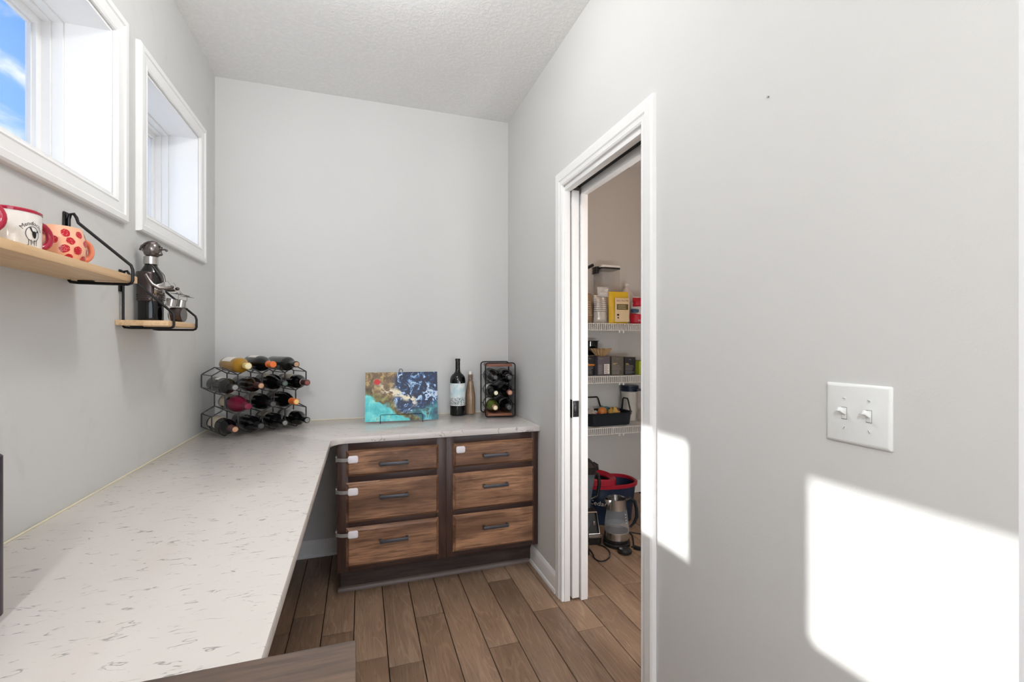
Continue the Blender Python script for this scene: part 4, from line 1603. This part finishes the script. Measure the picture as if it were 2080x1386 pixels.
def lines_print(b, x0_, x1_, z0_, z1_, n, y, seed):
    rl = random.Random(seed)
    for i in range(n):
        z = z1_-(z1_-z0_)*i/max(n-1, 1)
        b.box((x0_, y-0.0003, z-0.0014), (x0_+(x1_-x0_)*rl.uniform(0.6, 1.0), y, z+0.0014))
    return b


# --- top shelf
SH = Z1+0.0015
g = thing('kraft_bag', 'clear snack bag folded under a black clip on the top pantry shelf', 'bag', (1.665, 3.22, SH))
pouch(MB(), 0.15, 0.44, 0.10, 0.55, 2.0, 0.012).build('bag', 'clear_plastic', g)
pouch(MB(), 0.135, 0.24, 0.085, 0.8, 2.6, 0.008).build('contents', 'kraft', g)
MB().tube([(-0.07, -0.004, 0.452), (-0.02, -0.004, 0.438), (0.03, -0.004, 0.444), (0.075, -0.004, 0.466)], 0.012, 8).build('bag_clip', 'foil_black', g)
g = thing('food_canister', 'clear square canister with white lid and black hinge', 'canister', (1.893, 3.270, SH))
rg = [rrect(-0.085, 0.085, -0.075, 0.075, 0.022, z) for z in (0.0, 0.01, 0.44)]
MB().loft(rg, True, False).build('canister_body', 'clear_plastic', g)
rg = [rrect(-0.081, 0.081, -0.071, 0.071, 0.02, z) for z in (0.004, 0.10, 0.20)]
MB().loft(rg).build('flour', 'beige_flour', g)
rg = [rrect(-0.088, 0.088, -0.078, 0.078, 0.024, z) for z in (0.4405, 0.452)]
MB().loft(rg).build('seal', 'foil_black', g)
rg = [rrect(-0.090, 0.090, -0.080, 0.080, 0.026, 0.4525), rrect(-0.090, 0.090, -0.080, 0.080, 0.026, 0.468), rrect(-0.08, 0.08, -0.07, 0.07, 0.02, 0.474)]
MB().loft(rg).build('lid', 'plastic_white', g)
MB().box((-0.118, -0.04, 0.405), (-0.0905, 0.04, 0.462), 0.006).build('hinge', 'foil_black', g)
b = MB().box((-0.040, -0.0772, 0.05), (0.075, -0.0755, 0.225), 0.0005)
b.build('paper_label', 'cream_pack', g)

g = thing('brown_bag', 'brown striped coffee bag beside the pantry door jamb', 'bag', (1.622, 3.115, SH), (0, 0, 0.2))
pouch(MB(), 0.12, 0.22, 0.055, 0.4, 5.0, 0.010).build('bag', 'kraft', g)
b = lines_print(MB(), -0.035, 0.045, 0.06, 0.16, 7, -0.030, 4)
b.build('print', 'paper_cream', g, smooth=False)
g = thing('silver_bag', 'silver striped bag twisted shut on the top pantry shelf', 'bag', (1.740, 3.105, SH), (0, 0, -0.05))
pouch(MB(), 0.105, 0.215, 0.060, 0.35, 9.0, 0.010).build('bag', 'silver_bag', g)
pouch(MB(), 0.095, 0.075, 0.045, 0.3, 12.0, 0.014).build('twisted_top', 'cloudy_bag', g).location = (0.025, 0, 0.205)
g = thing('cloudy_bag', 'milky plastic bag leaning on the silver striped bag', 'bag', (1.800, 3.158, SH), (0, 0, 0.1))
pouch(MB(), 0.075, 0.21, 0.05, 0.35, 15.0, 0.012, squash=0.3).build('bag', 'cloudy_bag', g)
pouch(MB(), 0.06, 0.15, 0.035, 0.6, 16.0, 0.006).build('contents', 'beige_flour', g)

g = thing('flour_pouch', 'yellow and cream stand up pouch on the top pantry shelf', 'pouch', (1.886, 3.082, SH), (0, 0, -0.04))
pouch(MB(), 0.165, 0.245, 0.05, 0.25, 21.0, 0.004).build('pouch', 'yellow_pack', g)
MB().box((-0.045, -0.0305, 0.012), (0.078, -0.0285, 0.195), 0.0004).build('front_panel', 'cream_pack', g)
MB().box((-0.030, -0.0318, 0.105), (0.068, -0.0306, 0.148), 0.0004).build('band', 'olive_pack', g)
flat_print(g, "Bob's Red Mill", 0.0175, (0.018, -0.0312, 0.168), 'foil_maroon')
b = MB()
b.box((-0.028, -0.0312, 0.058), (-0.010, -0.0306, 0.072))
b.box((-0.024, -0.0312, 0.038), (-0.012, -0.0306, 0.048))
b.build('print', 'ink_black', g, smooth=False)
lines_print(MB(), -0.02, 0.055, 0.116, 0.138, 3, -0.0320, 5).build('print', 'cream_pack', g, smooth=False)

g = thing('plastic_jug', 'cloudy plastic jug with a white screw cap in the pantry', 'jug', (2.075, 3.27, SH))
MB().lathe([(0.06, 0), (0.075, 0.004), (0.078, 0.02), (0.078, 0.19), (0.070, 0.22), (0.045, 0.265), (0.022, 0.295), (0.019, 0.30), (0.019, 0.315)], 32, c=(0, 0, 0)).build('jug_body', 'jug_plastic', g)
MB().lathe([(0.022, 0.3155), (0.023, 0.318), (0.023, 0.335), (0.020, 0.338)], 24).build('cap', 'plastic_white', g)
MB().tube([(0.068, 0, 0.226), (0.096, 0, 0.20), (0.098, 0, 0.15), (0.076, 0, 0.12)], 0.011, 10).build('handle', 'jug_plastic', g)

g = thing('flour_bag', 'red, white and blue bag at the right of the top pantry shelf', 'bag', (2.095, 3.10, SH), (0, 0, -0.12))
pouch(MB(), 0.175, 0.215, 0.075, 0.3, 31.0, 0.012, squash=0.25).build('bag', 'cloudy_bag', g)
pouch(MB(), 0.178, 0.085, 0.080, 0.9, 31.5, 0.004).build('red_base', 'red_pack', g)
pouch(MB(), 0.10, 0.07, 0.050, 0.5, 33.0, 0.006).build('red_top', 'red_pack', g).location = (-0.02, -0.014, 0.135)
pouch(MB(), 0.07, 0.03, 0.050, 0.5, 34.0, 0.006).build('blue_patch', 'blue_pack', g).location = (-0.055, -0.018, 0.088)
flat_print(g, 'BELLA TERRA', 0.017, (0.01, -0.0425, 0.020), 'paper_white')

# --- middle shelf
SH = Z2+0.0015


def carton(label, x, y, w_, d, h, body, top, seed, panel=None, rot=0.0):
    g_ = thing('tea_box', label, 'box', (x, y, SH), (0, 0, rot), group='cartons on the middle pantry shelf')
    MB().box((-w_/2, 0, 0), (w_/2, d, h), 0.001).build('carton', body, g_)
    MB().box((-w_/2+0.001, 0.001, h+0.0002), (w_/2-0.001, d-0.001, h+0.0012)).build('lid', top, g_, smooth=False)
    b_ = MB()
    if panel:
        MB().box((0.002, -0.0008, 0.012), (w_/2-0.004, -0.0002, h*0.60)).build('facts_panel', 'paper_white', g_, smooth=False)
        lines_print(b_, -w_/2+0.006, -0.004, 0.014, h*0.55, 9, -0.0002, seed)
        flat_print(g_, 'CLASSIC', 0.010, (-w_/2+0.026, -0.0006, h-0.02), 'ink_grey')
        b2 = lines_print(MB(), 0.006, w_/2-0.008, 0.018, h*0.55, 9, -0.0009, seed+1)
        b2.build('print', 'ink_black', g_, smooth=False)
    else:
        lines_print(b_, -w_/2+0.008, w_/2-0.010, 0.012, h*0.52, 7, -0.0002, seed)
        b3 = lines_print(MB(), -w_/2+0.010, -0.004, h*0.60, h*0.64, 2, -0.0002, seed+2)
        b3.build('print', 'foil_gold', g_, smooth=False)
        flat_print(g_, 'TEA', 0.012, (0.0, -0.0006, h-0.022), 'ink_grey')
    b_.build('print', 'ink_grey', g_, smooth=False)
    return g_


carton('black carton with an orange stripe beside the pantry door jamb', 1.657, 3.115, 0.085, 0.16, 0.148, 'black_box', 'brown_box_top', 1)
g = [o for o in C.objects if o.name.startswith('tea_box') and o.type == 'EMPTY'][0]
MB().box((-0.0424, -0.0010, 0.075), (0.0424, -0.0003, 0.088)).build('stripe', 'orange_strip', g, smooth=False)
carton('purple grey carton with a white facts panel in the pantry', 1.762, 3.085, 0.104, 0.19, 0.146, 'grey_box', 'brown_box_top', 7, True)
carton('taupe printed tea carton in the middle of the pantry row', 1.883, 3.085, 0.104, 0.18, 0.144, 'taupe_box', 'brown_box_top', 13)
carton('dark printed tea carton with brown top in the pantry row', 1.993, 3.085, 0.098, 0.18, 0.138, 'black_box', 'brown_box_top', 19)
carton('lime green carton cut off by the right door casing', 2.118, 3.085, 0.085, 0.17, 0.108, 'lime_box', 'brown_box_top', 25)

g = thing('cooking_pot', 'glossy black pot standing behind the cartons', 'pot', (1.740, 3.280, SH+0.1530))
MB().lathe([(0.045, 0.0), (0.060, 0.006), (0.068, 0.03), (0.070, 0.075), (0.072, 0.108), (0.080, 0.112), (0.080, 0.115), (0.066, 0.114), (0.062, 0.03), (0.05, 0.008), (0.001, 0.006)], 36).build('pot_body', 'bottle_black', g)
g = thing('coffee_filters', 'fluted brown paper coffee filter on top of the cartons', 'coffee filter', (1.757, 3.125, SH+0.1485))
vs_, fs = [], []
n = 72
for k in range(2):
    for j, (rb_, z, amp) in enumerate(((0.034, 0.0, 0.0), (0.040, 0.003, 0.002), (0.062, 0.032, 0.006), (0.078, 0.056, 0.008))):
        for i in range(n):
            a = 2*PI*i/n
            fl = amp*math.cos(18*a)
            rr_ = rb_+fl-(0.0012 if k else 0)
            vs_.append((rr_*math.cos(a), rr_*math.sin(a), z+(0.0012 if k else 0)+amp*0.4*math.sin(9*a+1)))
for k in range(2):
    for j in range(3):
        for i in range(n):
            a = k*4*n+j*n
            fs.append((a+i, a+(i+1) % n, a+n+(i+1) % n, a+n+i))
fs.append(tuple(range(n)))
MB().add(vs_, fs).build('filter', 'filter_paper', g)

# --- lowest shelf
SH = Z3+0.0015
g = thing('roasting_pan', 'black roasting pan with tall wire handles on the lowest shelf', 'roasting pan', (1.822, 3.195, SH), (0, 0, 0.03))


def panring(sx, sy, r_, z):
    return rrect(-sx, sx, -sy, sy, r_, z, 6)


rg = [panring(0.172, 0.105, 0.045, 0.0), panring(0.187, 0.118, 0.055, 0.006), panring(0.198, 0.128, 0.060, 0.095), panring(0.206, 0.134, 0.064, 0.1), panring(0.206, 0.134, 0.064, 0.103), panring(0.194, 0.124, 0.058, 0.1005), panring(0.182, 0.113, 0.05, 0.012), panring(0.168, 0.10, 0.045, 0.009)]
MB().loft(rg, True, True).build('pan_body', 'navy_pan', g)
for hx, hy_, ang, hw in ((-0.030, 0.130, 0.0, 0.082), (0.200, -0.01, PI/2, 0.058)):
    mt = Matrix.Translation((hx, hy_, 0)) @ Matrix.Rotation(ang, 4, 'Z')
    MB().tr(mt).tube([(-hw-0.01, 0, 0.075), (-hw, -0.003, 0.105), (-hw+0.022, 0.004, 0.185), (-hw+0.032, 0.004, 0.196), (hw-0.032, 0.004, 0.196), (hw-0.022, 0.004, 0.185), (hw, -0.003, 0.105), (hw+0.01, 0, 0.075)], 0.006, 10).build('handle', 'foil_black', g)


def rag(name, label, cat, x, y, z, sx, sy, sz, m_, seed):
    b_ = MB()
    n_ = 22
    k_ = 12
    rings = []
    for i in range(1, k_):
        ph = PI*i/k_
        rg_ = []
        for j in range(n_):
            th_ = 2*PI*j/n_
            d = Vector((math.sin(ph)*math.cos(th_), math.sin(ph)*math.sin(th_), -math.cos(ph)))
            q = 1+0.45*mnoise.noise(d*2.3+Vector((seed, 0, 0)))
            rg_.append((d.x*sx*q, d.y*sy*q, max(0.0, sz+d.z*sz*q)))
        rings.append(rg_)
    b_.loft(rings)
    o_ = b_.build(name, m_)
    o_.location = (x, y, z)
    tag(o_, label, cat)
    return o_


PZ = SH+0.012
rag('kitchen_cloth', 'crumpled pale grey cloth in the roasting pan', 'cloth', 1.700, 3.17, PZ, 0.045, 0.045, 0.058, 'cloth_grey', 1.0)
rag('kitchen_cloth', 'crumpled yellow patterned cloth in the roasting pan', 'cloth', 1.892, 3.16, PZ, 0.050, 0.045, 0.056, 'cloth_yellow', 5.0)
rag('kitchen_cloth', 'mauve cloth at the right end of the roasting pan', 'cloth', 1.966, 3.232, PZ, 0.024, 0.036, 0.050, 'cloth_mauve', 9.0)
rag('kitchen_cloth', 'teal cloth heap at the back of the roasting pan', 'cloth', 1.862, 3.255, PZ, 0.045, 0.032, 0.060, 'cloth_teal', 13.0)
g = thing('measuring_cup', 'orange domed lid cup with white rim in the roasting pan', 'cup', (1.793, 3.165, PZ))
MB().lathe([(0.022, 0), (0.028, 0.004), (0.032, 0.07), (0.034, 0.078)], 28).build('cup_body', 'paper_white', g)
MB().lathe([(0.0345, 0.0785), (0.036, 0.090), (0.033, 0.106), (0.024, 0.118), (0.010, 0.124), (0.001, 0.125)], 28).build('domed_lid', 'orange_ball', g)
g = thing('red_scoop', 'red oval scoop lying in the front of the roasting pan', 'scoop', (1.755, 3.098, SH+0.068))
MB().lathe([(0.012, 0.0), (0.028, 0.006), (0.034, 0.026), (0.031, 0.026), (0.026, 0.009), (0.001, 0.004)], 28).build('bowl', 'red_plastic', g)
g.location = (1.712, 3.112, SH+0.072)

g = thing('ice_cream_tub', 'white tub with dark blue lids stacked on it behind the pan', 'tub', (2.118, 3.284, SH))
MB().lathe([(0.058, 0), (0.062, 0.004), (0.068, 0.225), (0.0705, 0.228), (0.0705, 0.238), (0.067, 0.24)], 36).build('tub_body', 'tub_plastic', g)
for k in range(3):
    z = 0.2405+0.0165*k
    MB().lathe([(0.070, z), (0.0735, z+0.002), (0.0735, z+0.012), (0.069, z+0.0158)], 36).build('lid', 'navy', g)
g = thing('freezer_bag', 'clear bag with blue zip hanging at the right of the lowest shelf', 'bag', (2.205, 3.185, SH), (0, 0, -0.2))
pouch(MB(), 0.15, 0.26, 0.06, 0.5, 41.0, 0.012).build('bag', 'clear_plastic', g)
pouch(MB(), 0.12, 0.10, 0.045, 0.7, 43.0, 0.01).build('contents', 'cloth_grey', g)
MB().box((-0.075, -0.006, 0.248), (0.075, 0.006, 0.266), 0.002).build('zip_strip', 'navy', g)

# --- on the pantry floor
g = thing('blender', 'black countertop blender with silver trim on the pantry floor', 'blender', (1.365, 2.675, 0.0005), (0, 0, -0.22))
rg = [rrect(-0.10, 0.10, -0.115, 0.10, 0.02, 0.0), rrect(-0.10, 0.10, -0.115, 0.10, 0.02, 0.055), rrect(-0.092, 0.092, -0.108, 0.092, 0.02, 0.06), rrect(-0.080, 0.080, -0.070, 0.080, 0.02, 0.195), rrect(-0.06, 0.06, -0.05, 0.06, 0.02, 0.205)]
base = MB().loft(rg).build('motor_base', 'foil_black', g)


def bp(x, z):                                 # point on the sloped front panel
    f_ = (z-0.06)/(0.195-0.06)
    return (x*(1-0.13*f_), -0.108+0.038*f_-0.002, z)


MB().tube([bp(-0.088, 0.066), bp(0.088, 0.066), bp(0.088, 0.190), bp(-0.088, 0.190)], 0.0055, 8, closed=True).build('silver_trim', 'steel', base)
MB().box((-0.085, -0.118, 0.044), (0.10, -0.1155, 0.062), 0.001).build('trim_strip', 'steel', base)
p0 = Vector(bp(0.0, 0.125))
MB().cyl(p0, p0+Vector((0, -0.018, 0.006)), 0.024, 24).build('dial', 'foil_black', base)
MB().tube([p0+Vector((0.028*math.cos(2*PI*i/24), -0.003+0.008*math.sin(2*PI*i/24), 0.028*math.sin(2*PI*i/24))) for i in range(24)], 0.0012, 6, closed=True).build('dial_ring', 'steel', base)
for s in (-1, 1):
    q = Vector(bp(0.058*s, 0.13))
    MB().box(q+Vector((-0.006, -0.010, -0.012)), q+Vector((0.006, 0.0, 0.012)), 0.002).build('switch', 'steel', base)
rg = [rrect(-0.048, 0.048, -0.048, 0.048, 0.02, 0.2055), rrect(-0.05, 0.05, -0.05, 0.05, 0.02, 0.24), rrect(-0.075, 0.075, -0.075, 0.075, 0.025, 0.43)]
MB().loft(rg).build('jar', 'smoky_plastic', g)
MB().tube([(0.055, 0, 0.25), (0.105, 0, 0.27), (0.118, 0, 0.35), (0.108, 0, 0.41), (0.07, 0, 0.42)], 0.012, 10).build('jar_handle', 'foil_black', g)
rg = [rrect(-0.08, 0.08, -0.08, 0.08, 0.028, 0.4305), rrect(-0.082, 0.082, -0.082, 0.082, 0.028, 0.475), rrect(-0.06, 0.06, -0.06, 0.06, 0.028, 0.505)]
MB().loft(rg).build('lid', 'foil_black', g)
MB().tube([(0.075, 0, 0.48), (0.098, 0, 0.468), (0.104, 0, 0.438)], [0.014, 0.014, 0.010], 10).build('lid_tab', 'foil_black', g)

g = thing('steel_grinder', 'stainless steel cylinder appliance beside the pantry door jamb', 'grinder', (1.262, 2.470, 0.0005))
MB().lathe([(0.040, 0.0), (0.044, 0.003), (0.044, 0.022), (0.041, 0.024)], 32).build('foot', 'foil_black', g)
MB().lathe([(0.0405, 0.0245), (0.0415, 0.026), (0.0415, 0.135), (0.039, 0.138)], 32).build('steel_body', 'steel', g)
MB().lathe([(0.039, 0.1385), (0.041, 0.141), (0.038, 0.20), (0.030, 0.215), (0.001, 0.218)], 32).build('lid', 'smoky_plastic', g)

blender = [o for o in C.objects if o.name == 'blender'][0]
# spin mop bucket
g = thing('mop_bucket', 'navy spin mop bucket with dark red rim on the pantry floor', 'bucket', (1.680, 2.900, 0.0005), (0, 0, -0.10))


def oval(sx, sy, z, n_=48, tilt=0.0, cx_=0.0, cy_=0.0):
    out = []
    for i in range(n_):
        a = 2*PI*i/n_
        ca, sa = math.cos(a), math.sin(a)
        x = sx*abs(ca)**0.8*(1 if ca >= 0 else -1)
        y = sy*abs(sa)**0.8*(1 if sa >= 0 else -1)
        out.append((cx_+x, cy_+y, z+tilt*x))
    return out


rg = [oval(0.165, 0.105, 0.0), oval(0.175, 0.112, 0.006), oval(0.205, 0.140, 0.262), oval(0.200, 0.136, 0.262), oval(0.168, 0.108, 0.012)]
MB().loft(rg, True, True).build('bucket_body', 'navy', g)
rg = [oval(0.204, 0.139, 0.2625), oval(0.216, 0.150, 0.2605), oval(0.218, 0.152, 0.282), oval(0.208, 0.142, 0.286), oval(0.198, 0.133, 0.280), oval(0.198, 0.133, 0.2635)]
rg.append(rg[0])
MB().loft(rg, False, False).build('rim', 'red_plastic', g)
# raised wringer collar on the left
cxw = -0.085
rg = [oval(0.128, 0.145, 0.283, 48, -0.05, cxw), oval(0.132, 0.149, 0.286, 48, -0.05, cxw), oval(0.130, 0.147, 0.322, 48, -0.08, cxw), oval(0.122, 0.139, 0.330, 48, -0.08, cxw), oval(0.092, 0.096, 0.312, 48, -0.08, cxw), oval(0.086, 0.090, 0.262, 48, -0.05, cxw)]
MB().loft(rg, False, False).build('wringer_collar', 'red_plastic', g)
rg = [oval(0.0855, 0.0895, 0.300, 48, -0.05, cxw), oval(0.080, 0.084, 0.20, 48, 0, cxw), oval(0.060, 0.064, 0.195, 48, 0, cxw)]
MB().loft(rg, False, True).build('wringer_basket', 'foil_black', g)
vs_, fs = text_mesh('O-Cedar', 0.046, shear=0.15)
out = []
for q in vs_:
    a = math.radians(226)+q.x/0.150
    z = 0.150+q.y-q.x*0.15
    f_ = 0.006+(z/0.262)
    sx, sy = 0.175+(0.030)*z/0.262+0.0012, 0.112+0.028*z/0.262+0.0012
    ca, sa = math.cos(a), math.sin(a)
    out.append((sx*abs(ca)**0.8*(1 if ca >= 0 else -1), sy*abs(sa)**0.8*(1 if sa >= 0 else -1), z))
MB().add(out, fs).build('lettering', 'paper_white', g, smooth=False)

# glass kettle on its power base
g = thing('glass_kettle', 'glass and steel electric kettle on the pantry floor', 'kettle', (1.530, 2.520, 0.0))
MB().lathe([(0.078, 0.0005), (0.084, 0.004), (0.084, 0.020), (0.078, 0.026)], 40).build('power_base', 'foil_black', g)
MB().lathe([(0.074, 0.0265), (0.080, 0.030), (0.080, 0.044), (0.077, 0.046)], 40).build('kettle_foot', 'foil_black', g)
MB().lathe([(0.0765, 0.0465), (0.0785, 0.048), (0.0772, 0.090), (0.075, 0.092), (0.001, 0.0915)], 40).build('steel_band', 'steel', g)
MB().lathe([(0.0772, 0.0905), (0.0745, 0.125), (0.070, 0.165), (0.0645, 0.205), (0.0605, 0.228)], 40, cap0=False, cap1=False).build('glass_body', 'kettle_glass', g)
MB().lathe([(0.0625, 0.2265), (0.0610, 0.2262), (0.0585, 0.262), (0.0600, 0.292), (0.0570, 0.292), (0.0560, 0.262), (0.0575, 0.2285)], 40, cap0=False, cap1=False).build('steel_collar', 'steel', g)
MB().lathe([(0.0555, 0.272), (0.055, 0.275), (0.001, 0.275)], 36).build('lid', 'foil_black', g)
sp_ = MB()
sp_.add([(-0.048, -0.030, 0.290), (-0.048, 0.030, 0.290), (-0.088, 0.0, 0.292), (-0.052, -0.022, 0.240), (-0.052, 0.022, 0.240), (-0.060, 0.0, 0.238)], [(0, 2, 5, 3), (2, 1, 4, 5), (3, 5, 4)])
o = sp_.build('spout', 'steel', g)
sm = o.modifiers.new('thick', 'SOLIDIFY')
sm.thickness = 0.0012
MB().tube([(0.052, -0.004, 0.272), (0.090, -0.012, 0.282), (0.120, -0.018, 0.262), (0.132, -0.020, 0.215), (0.134, -0.020, 0.165), (0.118, -0.018, 0.130), (0.090, -0.013, 0.100)], [0.010, 0.012, 0.012, 0.011, 0.010, 0.009, 0.007], 12).build('handle', 'navy_pan', g)
MB().lathe([(0.001, 0.132), (0.0715, 0.132)], 36, cap1=False).build('water_surface', 'kettle_glass', g)
for k in range(4):
    MB().box((0.028, -0.0625+0.0035*k, 0.150+0.016*k), (0.036, -0.0612+0.0035*k, 0.153+0.016*k)).build('level_mark', 'paper_white', g, smooth=False)

kettle = [o for o in C.objects if o.name == 'glass_kettle'][0]
g = thing('kettle_switch_puck', 'small round black plastic base in front of the glass kettle', 'appliance', (1.512, 2.398, 0.0005))
MB().lathe([(0.036, 0.0), (0.042, 0.004), (0.042, 0.018), (0.034, 0.028), (0.012, 0.031), (0.001, 0.031)], 32).build('puck', 'foil_black', g)
MB().lathe([(0.010, 0.0312), (0.009, 0.034), (0.001, 0.0345)], 20).build('button', 'navy_pan', g)


def cable(parent, pts, r_=0.0042):
    """smooth cable through floor points"""
    P_ = [Vector((x, y, r_+0.0006)) for x, y in pts]
    out_ = []
    for i in range(len(P_)-1):
        a, b_, c_, d = P_[max(i-1, 0)], P_[i], P_[i+1], P_[min(i+2, len(P_)-1)]
        for k in range(6):
            u_ = k/6
            out_.append(0.5*((2*b_)+(-a+c_)*u_+(2*a-5*b_+4*c_-d)*u_*u_+(-a+3*b_-3*c_+d)*u_**3))
    out_.append(P_[-1])
    inv = Matrix.LocRotScale(parent.location, parent.rotation_euler, None).inverted()
    return MB().tr(inv).tube(out_, r_, 8).build('power_cord', 'foil_black', parent)


cable(blender, [(1.330, 2.520), (1.318, 2.440), (1.300, 2.385), (1.312, 2.345), (1.352, 2.345), (1.400, 2.380), (1.430, 2.440), (1.432, 2.500), (1.410, 2.540)])
cable(kettle, [(1.590, 2.445), (1.610, 2.455), (1.640, 2.500), (1.690, 2.590), (1.700, 2.640), (1.740, 2.610), (1.790, 2.560)])
g = thing('power_plug', 'black two pin plug lying by the kettle', 'plug', (1.612, 2.405, 0.0005), (0, 0, -0.9))
rr_box(MB(), -0.030, 0.018, -0.011, 0.011, 0.0, 0.020, 0.006, 0.003).build('plug_body', 'foil_black', g)
for s in (-1, 1):
    MB().box((0.0182, s*0.0055-0.001, 0.008), (0.034, s*0.0055+0.001, 0.013)).build('pin', 'steel', g, smooth=False)

nl = MB().cyl((XR-0.0002, 0.859, 1.872), (XR-0.004, 0.859, 1.872), 0.0022, 10).build('nail', 'screw_metal')
tag(nl, 'tiny nail in the right wall above the light switch', 'nail')
